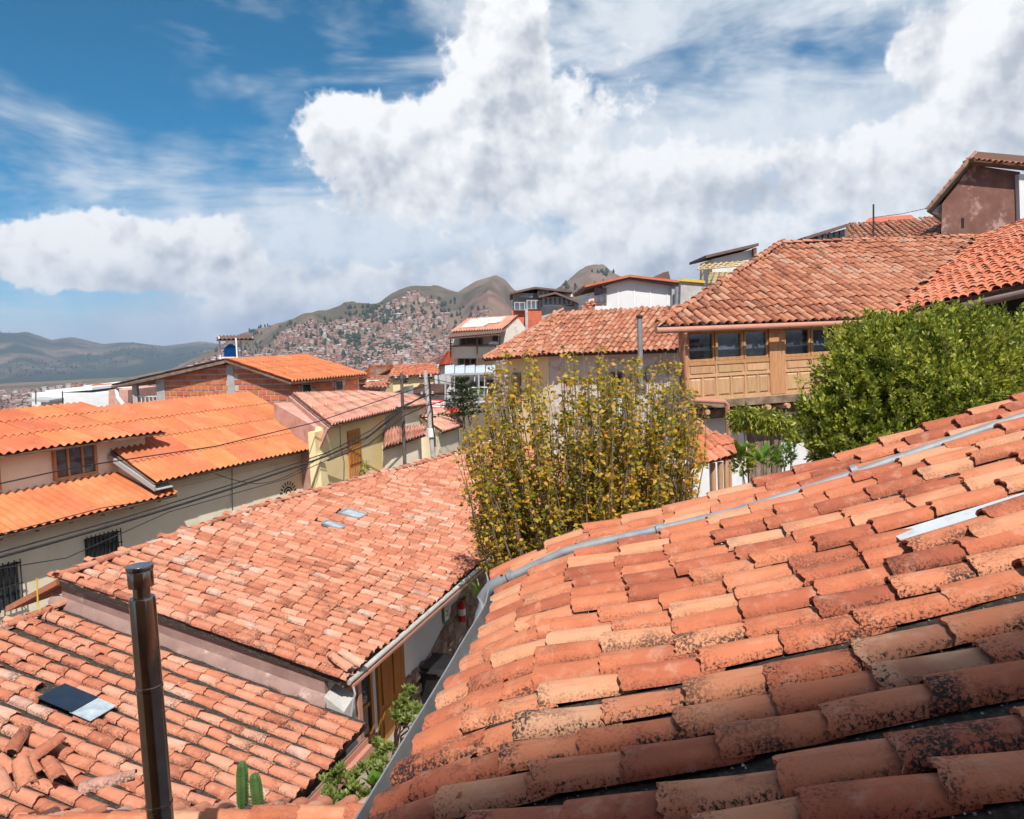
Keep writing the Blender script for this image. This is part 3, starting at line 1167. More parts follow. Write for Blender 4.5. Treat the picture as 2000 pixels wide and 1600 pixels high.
# where the bare white sheet shows between the tiles
SH_A, SH_B = pick_a(1752, 1052, .05)
rc = random.Random(2)
COLS_A = []
ca_ = AF - .12
while ca_ > AN:
    COLS_A.append(ca_ + rc.uniform(-.008, .008))
    ca_ -= 0.258 * rc.uniform(.95, 1.05)
PT = pick_a(1300, 1031, .07)[0]
kp = min(range(len(COLS_A) - 1), key=lambda k: abs((COLS_A[k] + COLS_A[k + 1]) / 2 - PT))
PIPE_A = (COLS_A[kp] + COLS_A[kp + 1]) / 2


def skip_a(a, b):
    return -.20 < a - SH_A < .14 and b > SH_B - 0.12


TA = lay_tiles(roofA, A_O, A_E, A_SEG[1][1], [(AN, -.4), (AF, -.4), (AF, AB), (AN, AB)], 0.268, 0.385, MESH_A, M_TILE_BF, FAR_PROTO, 480, 1.5, 0.058, 0.004, skip_a, 21, 0.03, prof_a, 0.95, 0.004, COLS_A, eave_b)
# grit and fallen crumbs in the channels
rnd = random.Random(9)
gv, gf = [], []
for k in range(9000):
    a_, b_ = rnd.uniform(AN, AF), rnd.uniform(0, AB)
    c = onA(a_, b_, rnd.uniform(0.0, 0.008))
    s = rnd.uniform(.003, .009) * (1.7 if rnd.random() < .1 else 1)
    base = len(gv)
    for q in ((1, 0, 0), (-.5, .8, 0), (-.5, -.8, 0), (0, 0, 1.1)):
        gv.append(c + V([x * s * rnd.uniform(.7, 1.3) for x in q]))
    gf += [(base, base + 1, base + 3), (base + 1, base + 2, base + 3), (base + 2, base, base + 3)]
M_GRIT = pm('grit', [(.08, .07, .06), (.2, .18, .16), (.46, .43, .40)], 30, 2, 0.95, rnd=0.8)
tag(np_mesh('roof_grit', gv, gf, M_GRIT, roofA), kind='stuff')

# white sheets lying bare beside lifted tiles
sheet = thing('plastic_sheet', onA(SH_A, SH_B, .05), 'white plastic sheet lying bare between lifted tiles on the near roof', 'sheet')
for (da, db, wd, L, lf) in ((.02, 0.0, .17, 1.0, .05), (.03, .85, .19, 2.2, .065)):
    q = [onA(SH_A + da, SH_B + db + L * k / 4, lf) for k in range(5)]
    mb = MB()
    for k in range(4):
        mb.prism([q[k] - A_E * wd / 2, q[k] + A_E * wd / 2, q[k + 1] + A_E * wd / 2, q[k + 1] - A_E * wd / 2], (0, 0, .008))
    mb.build('panel', M_PLASTIC, sheet)
rnd = random.Random(77)
for (da, db, yaw, lf) in ((-.20, .42, .10, .07), (-.26, -.02, .06, .05), (-.22, .86, -.06, .09), (-.14, 1.12, .12, .12), (-.24, 1.5, .03, .07), (-.2, 1.95, .05, .08), (-.22, 2.4, .0, .08), (-.34, .28, .04, .045)):
    pos = onA(SH_A + da, SH_B + db, lf)
    uu = prof_a(SH_B + db)[1]
    y = (uu * math.cos(yaw) + A_E * math.sin(yaw)).normalized()
    zz = upn(uu)
    x = y.cross(zz)
    M = Matrix(((x.x, y.x, zz.x, pos.x), (x.y, y.y, zz.y, pos.y), (x.z, y.z, zz.z, pos.z), (0, 0, 0, 1)))
    me_obj('tile', MESH_A[rnd.randrange(14)], roofA, M)

# grey drain pipe lying in a channel, with its elbow over the eave
be = eave_b(PIPE_A)
u1 = A_SEG[0][1]
pA = onA(PIPE_A, be - .04, .085)
dp = thing('drain_pipe', pA, 'grey metal drain pipe lying up the near tiled roof to an elbow at the eave', 'pipe')
MB().tube([pA] + [onA(PIPE_A + .01 * math.sin(b * 2), b, .050 - .026 * math.exp(-((b - 2.05) / .5) ** 2) + .008 * math.sin(b * 1.7)) for b in (.3, .5, .9, 1.4, 2.0, 2.6, 3.2, 4.0, 5.0, 6.0)], 0.041, 18).build('pipe_run', M_GALV, dp, True)
c0 = pA - u1 * 0.02
nn = upn(u1)
MB().tube([c0 + u1 * .10, c0 - u1 * .03, c0 - u1 * .08 - nn * .02, c0 - u1 * .12 - V((0, 0, .06)), c0 - u1 * .125 - V((0, 0, .16)) - A_E * .04, c0 - u1 * .13 - V((0, 0, .24)) - A_E * .10], [.055, .055, .054, .054, .054, .058], 18, False).build('elbow', M_GALV, dp, True)
MB().tube([pA + u1 * .13, pA + u1 * .17], 0.056, 18).build('collar', M_GALV, dp, True)
for b in (1.3, 2.9):
    MB().tube([onA(PIPE_A, b, .062), onA(PIPE_A, b + .05, .062)], 0.051, 18).build('collar', M_GALV, dp, True)

# metal upstand along the eave
K = 30
pts = []
for i in range(K):
    a_ = AN + (AF - AN) * i / (K - 1)
    w = mnoise.noise(V((a_ * 1.3, 2.2, 0))) * 0.025
    eb = eave_b(a_)
    base = onA(a_, eb, 0)
    q = base + A_R * (-0.14 + w * .7)
    pts.append((base + A_R * (-0.03) + V((0, 0, -.13)), q + V((0, 0, -.14)), q + V((0, 0, 0.03 + w * .6)), q + A_R * -.012 + V((0, 0, 0.025 + w * .6))))
vs = [p for row in pts for p in row]
fs = []
for i in range(K - 1):
    for k in range(3):
        a_ = i * 4 + k
        fs.append((a_, a_ + 4, a_ + 5, a_ + 1))
g = tag(mk('eave_flashing', vs, fs, M_ZINC, None, True), 'wavy grey metal gutter strip along the eave of the near tiled roof', 'gutter')

# photographer's own house, plus an unseen tall block added to shade the near tiles
QS = [onA(*pick_a(830, 1575), .05), onA(*pick_a(1400, 1425), .05), onA(*pick_a(2000, 1225), .05)]
ZR = 40.0
EQ = [q + SUN_DIR * ((ZR - q.z) / SUN_DIR.z) for q in QS]
ed = (EQ[2] - EQ[0]).normalized()
hp = thing('viewpoint_house_shade_block', (0, -3, NEARZ), 'timber house at the viewpoint with an added unseen tall block shading the near roof', 'house')
back = V((ed.y, -ed.x, 0))
back = back if back.y < 0 else -back
e0, e1 = EQ[0] - ed * 0.3, EQ[0] + ed * 9
rp = [e0, e1, e1 + back * 5 + V((0, 0, 1.6)), e0 + back * 5 + V((0, 0, 1.6))]
MB().prism(rp, (0, 0, 0.12)).build('roof', M_TILE_R, hp)  # top of the added block, its edge laid along the wanted shade line
MB().prism([e0 + back * .5 + V((0, 0, .1)), e1 + back * .5 + V((0, 0, .1)), e1 + back * 4.8 + V((0, 0, 1.5)), e0 + back * 4.8 + V((0, 0, 1.5))], (0, 0, -49)).build('wall', M_WHITE, hp)  # tall body of the added shade block, out of view
# timber front and terrace at the camera's back
q = MB()
q.aabb(-7, -1.6, NEARZ, 5, -1.3, 1.6)
q.build('timber_front', M_WOOD, hp)
q = MB()
q.aabb(-7, -1.3, -1.75, 5, .35, -1.6)
q.build('terrace', M_TIMBER, hp)

# ------------------------------------------------------------------ B and C: the roofs over the courtyard wing
B_EL = PZ(668, 1327, -4.6)
FB = Fr(B_EL, 17.5)
B_W = (PZ(85, 1135, -3.4) - B_EL).dot(FB.n)
B_T = 1.2 / B_W
B_up = (FB.n + V((0, 0, B_T))).normalized()
KB = math.sqrt(1 + B_T * B_T)
hB = thing('courtyard_wing', FB.p(8, 2.5, -7.0), 'long low wing with clay tile roof beside the courtyard, wooden door beneath its eave', 'house')
B_n = FB.e.cross(B_up)
B_n = B_n if B_n.z > 0 else -B_n


def on_b(px, py, off=0.0):
    q = PP(px, py, B_EL + B_n * off, B_n) - B_EL
    return q.dot(FB.e), q.dot(B_up)


bq1, bq2, bq3 = on_b(85, 1141), on_b(500, 994), on_b(905, 884)
polyB = [(0.0, 0), (19, 0), (19, bq3[1] - .3), bq3, bq2, (-0.05, bq1[1])]
roofB = slab('roof', B_EL, FB.e, B_up, B_n, polyB, M_BED, hB, 0.10)


sk1, sk2 = on_b(688, 1010), on_b(650, 1032)


def skip_b(a, b):
    return (abs(a - sk1[0]) < .24 and sk1[1] - .42 < b < sk1[1] + .22) or (abs(a - sk2[0]) < .16 and sk2[1] - .42 < b < sk2[1] + .18)


lay_tiles(roofB, B_EL, FB.e, B_up, polyB, 0.190, 0.315, MESH_B, M_TILE_BF, FAR_PROTO, 300, 1.2, 0.05, 0.0, skip_b, 31, 0.05, None, 0.8)
for q, (wa, wb), nm in ((sk1, (.40, .50), 'larger framed'), (sk2, (.24, .46), 'narrow')):
    t = thing('skylight', B_EL + FB.e * q[0] + B_up * q[1], '%s pale skylight let into the tiles of the courtyard wing' % nm, 'skylight')
    c = B_EL + FB.e * (q[0] - wa / 2) + B_up * (q[1] - wb / 2) + B_n * 0.06
    MB().prism([c, c + FB.e * wa, c + FB.e * wa + B_up * wb, c + B_up * wb], B_n * 0.02).build('pane', M_SKYL, t)
    f = MB()
    for (p0, p1) in ((c, c + FB.e * wa), (c + FB.e * wa, c + FB.e * wa + B_up * wb), (c + FB.e * wa + B_up * wb, c + B_up * wb), (c + B_up * wb, c)):
        f.bar(p0 + B_n * .012, p1 + B_n * .012, .045, .05, B_n)
    f.build('frame', M_ZINC, t)
rA = B_EL + B_up * bq1[1] + FB.e * -.1
rM = B_EL + B_up * bq2[1] + FB.e * bq2[0]
rZ = B_EL + B_up * bq3[1] + FB.e * bq3[0]
rY = B_EL + B_up * (bq3[1] - .3) + FB.e * 19
for p0, p1, sd in ((rA, rM, 3), (rM, rZ, 4), (rZ, rY, 5)):
    ridge_tiles(roofB, p0, p1, MESH_B, 0.37, 0.03, sd)
# verge: a row of tiles along the near edge
ridge_tiles(roofB, B_EL + FB.e * .02 + B_up * .0, B_EL + FB.e * .02 + B_up * (bq1[1] - .1), MESH_B, 0.36, 0.03, 9)
# the short far slope towards the street and the walls
MB().prism([rA, rY, rY + FB.n * 1.1 + V((0, 0, -.5)), rA + FB.n * 1.1 + V((0, 0, -.5))], (0, 0, -.09)).build('street_slope', M_TILE_R, hB)
wB = MB()
for (s0, s1, w0, w1) in ((0.12, 18.8, .55, 4.0),):
    z0 = -7.0
    p = [FB.p(s0, w0, z0), FB.p(s1, w0, z0), FB.p(s1, w1, z0), FB.p(s0, w1 + 1.0, z0)]
    top = [FB.p(s0, w0, -4.6 + B_T * w0 - .12), FB.p(s1, w0, -4.6 + B_T * w0 - .12), FB.p(s1, w1, -4.6 + B_T * w1 - .12), FB.p(s0, w1 + 1.0, -4.6 + B_T * (w1 + 1) - .12)]
    wB.hexa(p + top)
wallB = wB.build('wall', M_WHITE, hB)
# mauve parapet wall between B and the lower roof C
mp_ = MB()
mp_.prism([FB.p(0.03, .30, -5.6), FB.p(0.03, B_W - .03, -4.4), FB.p(0.03, B_W - .03, -3.4 - .13), FB.p(0.03, .30, -4.53 - .10)], FB.e * 0.085)
mp_.build('side_wall', M_MAUVE, hB)
ledge = MB()
KL = 22
for i in range(KL):
    w0, w1 = 0.25 + 4.9 * i / KL, 0.25 + 4.9 * (i + 1) / KL
    zc = lambda w: -4.6 - .46 + B_T * w
    d0 = .10 + .08 * mnoise.noise(V((i * .8, 1, 0)))
    d1 = .10 + .08 * mnoise.noise(V(((i + 1) * .8, 1, 0)))
    ledge.hexa([FB.p(.04, w0, zc(w0) - .08), FB.p(.04, w1, zc(w1) - .08), FB.p(.02 - d1, w1, zc(w1) - .02), FB.p(.02 - d0, w0, zc(w0) - .02),
                FB.p(.04, w0, zc(w0) + .14), FB.p(.04, w1, zc(w1) + .14), FB.p(.01 - d1 * .9, w1, zc(w1) + .03), FB.p(.01 - d0 * .9, w0, zc(w0) + .03)])
ledge.build('mortar_fillet', M_MAUVE, hB, True)
# white end pier below the corner of B
pier = MB()
pier.hexa([FB.p(-.03, -.02, -7), FB.p(.3, -.02, -7), FB.p(.3, .28, -7), FB.p(-.03, .28, -7), FB.p(-.03, -.02, -5.05), FB.p(.3, -.02, -4.95), FB.p(.3, .28, -4.80), FB.p(-.03, .28, -4.86)])
pier.build('pier', M_CONC, hB)
# eave gutter, half round, rusty and pale
gt = MB()
gp = []
for s in (0.05, 4, 8, 12, 18.9):
    gp.append(FB.p(s, -.07, -4.66))
gt.tube(gp, 0.042, 10)
gt.build('gutter', M_CONC, hB, True)
fas = MB()
fas.bar(FB.p(.05, .03, -4.68), FB.p(18.9, .03, -4.68), .03, .12)
fas.build('fascia', M_TIMBER, hB)
MB().bar(FB.p(.10, -.10, -4.735), FB.p(18.9, -.10, -4.735), .03, .04).build('eave_batten', M_TERRA, hB)
MB().tube([FB.p(.12, -.10, -4.72), FB.p(.10, -.13, -4.85), FB.p(.08, -.05, -5.2), FB.p(.0, .20, -5.9), FB.p(-.02, .25, -6.4)], .018, 8).build('cable', M_GREY, hB, True)
post = MB()
post.bar(FB.p(.42, .02, -7.0), FB.p(.42, .02, -4.80), .10, .10, FB.e)
post.build('post', M_TERRA, hB)
# a loose tile pair on the corner
for (s, w, z, yw) in ((.10, -.10, -4.50, .35), (.34, -.16, -4.53, .25)):
    y = (FB.n * math.cos(yw) + FB.e * math.sin(yw) + V((0, 0, .25))).normalized()
    x = y.cross(V((0, 0, 1))).normalized()
    z_ = x.cross(y)
    pos = FB.p(s, w, z)
    me_obj('tile', MESH_B[2], roofB, Matrix(((x.x, y.x, z_.x, pos.x), (x.y, y.y, z_.y, pos.y), (x.z, y.z, z_.z, pos.z), (0, 0, 0, 1))))
# under the eave: window, door, stone plinth
WF_ = 0.55


def on_wall(px, py, w=WF_):
    return FB.px(px, py, w)


def framed(parent, fr, s0, s1, z0, z1, w, fw, dep, fmat, gmat, nv=0, nh=0, name='window'):
    """window: a frame of bars with its pane set back; the pane is a sub-part"""
    f = MB()
    fr.box(f, s0, s1, w - dep, w + .01, z0, z0 + fw)
    fr.box(f, s0, s1, w - dep, w + .01, z1 - fw, z1)
    fr.box(f, s0, s0 + fw, w - dep + .002, w + .01, z0 + fw, z1 - fw)
    fr.box(f, s1 - fw, s1, w - dep + .002, w + .01, z0 + fw, z1 - fw)
    for k in range(nv):
        s = s0 + (s1 - s0) * (k + 1) / (nv + 1)
        fr.box(f, s - fw * .4, s + fw * .4, w - dep * .8, w + .01, z0 + fw, z1 - fw)
    for k in range(nh):
        z = z0 + (z1 - z0) * (k + 1) / (nh + 1)
        fr.box(f, s0 + fw, s1 - fw, w - dep * .7, w + .01, z - fw * .35, z + fw * .35)
    o = f.build(name, fmat, parent)
    g = MB()
    fr.box(g, s0 + fw * .5, s1 - fw * .5, w - dep * .35, w + .005, z0 + fw * .5, z1 - fw * .5)
    g.build('pane', gmat, o)
    return o


framed(hB, FB, .35, 1.75, -6.35, -5.2, WF_, .08, .06, M_DOOR, M_GLASS, 1, 1)
dr = MB()
FB.box(dr, 1.95, 2.95, WF_ - .05, WF_ + .02, -7.0, -4.95)
door = dr.build('door', M_DOOR, hB)
for (s0, s1, z0, z1) in ((2.05, 2.42, -6.8, -6.1), (2.48, 2.85, -6.8, -6.1), (2.05, 2.42, -6.0, -5.1), (2.48, 2.85, -6.0, -5.1)):
    p_ = MB()
    FB.box(p_, s0, s1, WF_ - .075, WF_ - .045, z0, z1)
    p_.build('door_panel', M_DOOR, door)
rnd = random.Random(4)


def rubble(parent, fr, s0, s1, z0, z1, w, size, rnd_, topf=None, name='stone'):
    z = z0
    while z < z1:
        hgt = size * rnd_.uniform(.7, 1.15)
        s = s0 + rnd_.uniform(-size, 0)
        while s < s1:
            L = size * rnd_.uniform(.8, 1.7)
            if topf is None or z < topf(s):
                pts = []
                c = fr.p(s + L / 2, w, z + hgt / 2)
                for (a_, b_) in ((-.5, -.42), (-.1, -.5), (.42, -.45), (.5, .05), (.44, .46), (0, .5), (-.46, .42), (-.5, 0)):
                    pts.append((a_ * L * .93 * rnd_.uniform(.85, 1.05), b_ * hgt * .93 * rnd_.uniform(.85, 1.05)))
                dep = rnd_.uniform(.03, .07)
                vs = [c + fr.e * a_ + V((0, 0, b_)) for a_, b_ in pts]
                vs += [c + fr.e * a_ * .72 + V((0, 0, b_ * .72)) - fr.n * dep for a_, b_ in pts]
                n = len(pts)
                fs = [(i, (i + 1) % n, n + (i + 1) % n, n + i) for i in range(n)] + [tuple(range(2 * n - 1, n - 1, -1))]
                mk(name, vs, fs, M_STONE, parent, True)
            s += L
        z += hgt


bk_ = MB()
bk_.prism([FB.p(3.0, WF_ - .012, -7.0), FB.p(7.6, WF_ - .012, -7.0), FB.p(7.6, WF_ - .012, -4.75), FB.p(3.9, WF_ - .012, -6.05), FB.p(3.0, WF_ - .012, -6.0)], FB.n * .01)
bk_.box(FB.p(.3, WF_ - .012, -7.0), FB.e * 1.6, FB.n * .01, V((0, 0, .62)))
bk_.build('stone_bedding', M_EARTH, hB)
rubble(wallB, FB, .30, 1.9, -7.0, -6.4, WF_ - .01, .26, rnd)
rubble(wallB, FB, 3.0, 7.6, -7.0, -5.3, WF_ - .01, .27, rnd, lambda s: -6.15 if s < 3.9 else (-6.15 + (s - 3.9) * .42))
# ---- C
hC = thing('lower_wing', FB.p(-1.5, 2.5, -7.0), 'lower wing in front of the courtyard wing, old tile roof with a dark skylight', 'house')
C_T = B_T
C_O = FB.p(0, 0, -4.6 - .46)


def on_c(px, py):
    q = PP(px, py, C_O, B_n) - C_O
    return q.dot(FB.e), q.dot(B_up)


CE, CR = (on_c(690, 1440)[1] + on_c(570, 1560)[1]) / 2, on_c(60, 1212)[1]
polyC = [(-3.6, CE), (-0.05, CE), (-0.05, CR), (-3.6, CR)]
roofC = slab('roof', C_O, FB.e, B_up, B_n, polyC, M_BED, hC, 0.10)


skc = on_c(140, 1382)


def skip_c(a, b):
    return abs(a - skc[0]) < .17 and skc[1] - .62 < b < skc[1] + .28


lay_tiles(roofC, C_O, FB.e, B_up, polyC, 0.215, 0.33, MESH_B, M_TILE_BF, FAR_PROTO, 300, 1.3, 0.055, 0.0, skip_c, 41, 0.05, None, 0.8)
ridge_tiles(roofC, C_O + B_up * CR + FB.e * -3.6, C_O + B_up * CR + FB.e * -.1, MESH_B, 0.37, 0.045, 13)
MB().prism([C_O + B_up * CR + FB.e * -3.6, C_O + B_up * CR + FB.e * 0, C_O + B_up * CR + FB.n * 1.0 + V((0, 0, -.5)), C_O + B_up * CR + FB.e * -3.6 + FB.n * 1.0 + V((0, 0, -.5))], (0, 0, -.09)).build('street_slope', M_TILE_R, hC)
wc = MB()
wc.hexa([FB.p(-3.5, .3, -7.0), FB.p(-.1, .3, -7.0), FB.p(-.1, 5.6, -7.0), FB.p(-3.5, 5.6, -7.0), FB.p(-3.5, .3, -5.24), FB.p(-.1, .3, -5.24), FB.p(-.1, 5.6, -4.08), FB.p(-3.5, 5.6, -4.08)])
wc.build('wall', M_MAUVE, hC)
g2 = MB()
g2.box(FB.p(-3.6, CE - .16, -5.34 + B_T * CE), FB.e * 3.5, FB.n * .14, V((0, 0, .015)))
g2.box(FB.p(-3.6, CE - .17, -5.34 + B_T * CE), FB.e * 3.5, FB.n * .012, V((0, 0, .10)))
g2.box(FB.p(-3.6, CE - .02, -5.34 + B_T * CE), FB.e * 3.5, FB.n * .012, V((0, 0, .10)))
g2.build('gutter', M_TERRA, hC)
MB().bar(FB.p(-3.6, CE + .02, -5.30 + B_T * CE), FB.p(-.1, CE + .02, -5.30 + B_T * CE), .03, .13).build('fascia', M_TIMBER, hC)
t = thing('skylight', C_O + FB.e * skc[0] + B_up * skc[1], 'dark blue-black skylight sheet among the tiles of the lower wing', 'skylight')
c = C_O + FB.e * (skc[0] - .20) + B_up * (skc[1] - .20) + B_n * .105
MB().prism([c, c + FB.e * .40, c + FB.e * .40 + B_up * .55, c + B_up * .55], B_n * .012).build('dark_pane', M_NAVY, t)
c2 = c - B_up * .30 - B_n * .012
MB().prism([c2, c2 + FB.e * .40, c2 + FB.e * .40 + B_up * .33, c2 + B_up * .33], B_n * .010).build('pale_pane', M_SKYL, t)

# ---- D: the nearest roof ridge at the bottom edge, with a heap of spare tiles
D0, D1 = PY(-60, 1640, 6.3), PY(770, 1608, 6.3)
hD = thing('near_shed', (D0 + D1) * .5 + V((0, -1, -2.5)), 'small roof whose ridge of clay tiles runs along the bottom edge', 'shed')
dirD = (D1 - D0).normalized()
bk = V((dirD.y, -dirD.x, 0))
bk = bk if bk.y < 0 else -bk
dnN = bk + V((0, 0, -.45))
dnF = -bk + V((0, 0, -.45))
roofD = MB().hexa([D0 + dnN * 1.6 + V((0, 0, -.1)), D1 + dnN * 1.6 + V((0, 0, -.1)), D1 + dnF * .9 + V((0, 0, -.1)), D0 + dnF * .9 + V((0, 0, -.1)),
                   D0 + dnN * .12 - V((0, 0, 0.0)), D1 + dnN * .12, D1 + dnF * .12, D0 + dnF * .12]).build('roof', M_BED, hD)
for sgn, dn in ((1, dnF), (-1, dnN)):
    up_ = (-dn).normalized()
    oo = D0 + dn * .88
    L_ = (D1 - D0).length
    lay_tiles(roofD, oo, dirD, up_, [(0, 0), (L_, 0), (L_, .88 * dn.length - .02), (0, .88 * dn.length - .02)], .24, .36, MESH_B, M_TILE_BF, FAR_PROTO, 80, 1.5, .05, .02, None, 50 + sgn)
ridge_tiles(roofD, D0 + V((0, 0, .06)), D1 + V((0, 0, .06)), MESH_A, .40, .03, 15)
MB().hexa([D0 + dnN * 1.5 + V((0, 0, -2.8)), D1 + dnN * 1.5 + V((0, 0, -2.8)), D1 + dnF * .8 + V((0, 0, -2.8)), D0 + dnF * .8 + V((0, 0, -2.8)),
           D0 + dnN * 1.5 + V((0, 0, -.12)), D1 + dnN * 1.5 + V((0, 0, -.12)), D1 + dnF * .8 + V((0, 0, -.12)), D0 + dnF * .8 + V((0, 0, -.12))]).build('wall', M_MAUVE, hD)
# loose tiles lying in a heap at the lower left
rnd = random.Random(8)
for k, (px, py, Y, yaw, pit) in enumerate([(30, 1520, 7.0, .9, .35), (75, 1530, 6.9, .85, .38), (120, 1545, 6.85, .8, .33), (20, 1475, 7.2, .2, .2), (55, 1500, 7.1, -.3, .25), 
                                          (60, 1570, 6.6, .7, .3), (15, 1565, 6.7, .75, .32), (160, 1560, 6.6, -1.3, .05)]):
    pos = PP(px, py + 14, C_O, B_n) if py < 1555 else PY(px, py + 14, Y)
    pit = pit * .35 + (.05 if k % 2 else .0)
    pos = pos + V((0, 0, .10 + .05 * (k % 3)))
    y = V((math.sin(-yaw) * math.cos(pit), math.cos(-yaw) * math.cos(pit), math.sin(pit)))
    x = y.cross(V((0, 0, 1))).normalized()
    z_ = x.cross(y)
    o = me_obj('loose_tile', MESH_B[rnd.randrange(8)], None, Matrix(((x.x, y.x, z_.x, pos.x), (x.y, y.y, z_.y, pos.y), (x.z, y.z, z_.z, pos.z), (0, 0, 0, 1))))
    tag(o, 'loose clay tile in the heap of spare tiles at the lower left', 'roof tile', 'heap of spare tiles')

# flue
ft = PY(273, 1112, 5.0)
fb = PY(306, 1640, 4.55)
fb = V((ft.x * .985, ft.y - .02, fb.z - .6))
fl = thing('chimney_flue', fb, 'shiny steel stove flue with a round cap standing at the lower left', 'chimney')
ax = (ft - fb).normalized()
L_ = (ft - fb).length
for nm, prof in (('pipe', [(.082, 0), (.082, L_ - .20), (.076, L_ - .185), (.05, L_ - .185)]), ('neck', [(.054, L_ - .19), (.054, L_ - .11)]), ('cap', [(.074, L_ - .115), (.080, L_ - .112), (.080, L_ - .01), (.074, L_ - .0), (.02, L_ + .012)])):
    mb = MB().lathe((0, 0, 0), prof, 28)
    q = ax.to_track_quat('Z', 'Y').to_matrix()
    mb.v = [fb + q @ v for v in mb.v]
    mb.build(nm, M_STEEL, fl, True)

for k in range(3):
    mb = MB().lathe((0, 0, 0), [(.083, .55 + k * .8), (.086, .555 + k * .8), (.086, .575 + k * .8), (.083, .58 + k * .8)], 28)
    mb.v = [fb + ax.to_track_quat('Z', 'Y').to_matrix() @ v for v in mb.v]
    mb.build('seam_band', M_STEEL, fl, True)

# ---- courtyard floor and what stands in it
yard = MB().aabb(-6, 3, -7.3, 16, 30, -6.98)
tag(yard.build('courtyard_floor', M_EARTH), kind='structure')
# bin
bq = PP(852, 1388, V((0, 0, -6.98)), V((0, 0, 1)))
bt = thing('wheelie_bin', (bq.x, bq.y, -6.98), 'black plastic rubbish bin with a lid against the courtyard wall', 'bin')
az = rad(17)
ex, ey = V((math.cos(az), -math.sin(az), 0)), V((math.sin(az), math.cos(az), 0))
b0 = V((bq.x, bq.y, -6.98))
ex, ey = ex * 1.25, ey * 1.25
b_ = MB().hexa([b0 - ex * .24 - ey * .24, b0 + ex * .24 - ey * .24, b0 + ex * .24 + ey * .24, b0 - ex * .24 + ey * .24] + [b0 + V((0, 0, .86)) + ex * sx * .31 + ey * sy * .30 for sx, sy in ((-1, -1), (1, -1), (1, 1), (-1, 1))])
b_.build('body', M_BLACKP, bt)
l_ = MB().hexa([b0 + V((0, 0, .87)) + ex * sx * .34 + ey * sy * .33 for sx, sy in ((-1, -1), (1, -1), (1, 1), (-1, 1))] + [b0 + V((0, 0, .97)) + ex * sx * .28 + ey * sy * .27 for sx, sy in ((-1, -1), (1, -1), (1, 1), (-1, 1))])
lid = l_.build('lid', M_BLACKP, bt)
MB().tube([b0 + V((0, 0, .93)) + ex * sx * .2 - ey * .36 for sx in (-1, -.3, .3, 1)], .02, 8).build('handle', M_BLACKP, lid, True)
# fire extinguisher, exit sign
s_, z_ = FB.px(902, 1190, .40)
fx = FB.p(s_, .40, z_ - .26)
t = thing('fire_extinguisher', fx, 'red fire extinguisher hanging on the courtyard wall', 'extinguisher')
MB().lathe(fx, [(.06, 0), (.075, .03), (.075, .36), (.06, .42), (.03, .45)], 14).build('cylinder', M_RED, t, True)
MB().lathe(fx, [(.076, .14), (.0765, .15), (.0765, .27), (.076, .28)], 14).build('paper_label', M_WPAINT, t, True)
MB().bar(fx + V((0, 0, .46)), fx + V((0, 0, .52)) - FB.n * .09, .035).build('valve', M_BLACKP, t)
MB().tube([fx + V((0, 0, .47)), fx + FB.e * .1 + V((0, 0, .40)), fx + FB.e * .1 + V((0, 0, .1))], .014, 6).build('hose', M_BLACKP, t, True)
s_, z_ = FB.px(872, 1195, .50)
t = thing('wall_sign', FB.p(s_, .5, z_), 'small white sign with a green border and the letter S on the courtyard wall', 'sign')
q = MB()
FB.box(q, s_ - .13, s_ + .13, .50, .52, z_ - .20, z_ + .20)
q.build('border', M_GREENP, t)
q = MB()
FB.box(q, s_ - .10, s_ + .10, .494, .50, z_ - .17, z_ + .17)
q.build('face', M_WPAINT, t)
q = MB()
for (a0, a1, c0, c1) in ((-.05, .05, .09, .115), (-.05, -.025, .03, .09), (-.05, .05, .005, .03), (.025, .05, -.06, .005), (-.05, .05, -.085, -.06)):
    FB.box(q, s_ + a0, s_ + a1, .489, .493, z_ + c0, z_ + c1)
q.build('letter', M_GREENP, t)
# white board standing low in the yard
wq = PY(733, 1575, 7.4)
t = MB().prism([wq + V((-.09, 0, -.4)), wq + V((.10, 0, -.4)), wq + V((.08, .02, .05)), wq + V((-.07, .02, .05))], (0, .03, 0))
tag(t.build('white_board', M_WPAINT), 'small white board standing among the courtyard plants', 'board')
# ------------------------------------------------------------------ E: cream house along the street with orange corrugated roofs
E_O = PZ(300, 945, -3.4)
FE = Fr(E_O, 27)
hE = thing('street_house', FE.p(0, 3, NEARZ), 'cream street house with bright orange corrugated roofs on three levels', 'house')
P = FE.p
z2 = lambda w: -3.4 + .455 * w
wl = MB()
wl.hexa([P(-9, .58, NEARZ), P(6.86, .58, NEARZ), P(6.86, 7.6, NEARZ), P(-9, 7.6, NEARZ), P(-9, .58, -3.75), P(6.86, .58, -3.75), P(6.86, 7.6, -3.75), P(-9, 7.6, -3.75)])
wl.hexa([P(.25, .58, -3.74), P(6.86, .58, -3.74), P(6.86, 4.0, -3.74), P(.25, 4.0, -3.74), P(.25, .58, z2(.4) - .05), P(6.86, .58, z2(.4) - .05), P(6.86, 4.0, z2(4) - .05), P(.25, 4.0, z2(4) - .05)])
wallE = wl.build('wall', M_CREAM, hE)
up_ = MB()
up_.hexa([P(-9, 1.8, -3.70), P(1.2, 1.8, -3.70), P(1.2, 6, -3.70), P(-9, 6, -3.70), P(-9, 1.8, -2.13), P(1.2, 1.8, -2.13), P(1.2, 4.6, -1.38), P(-9, 4.6, -1.38)])
upE = up_.build('upper_wall', M_CREAM, hE)


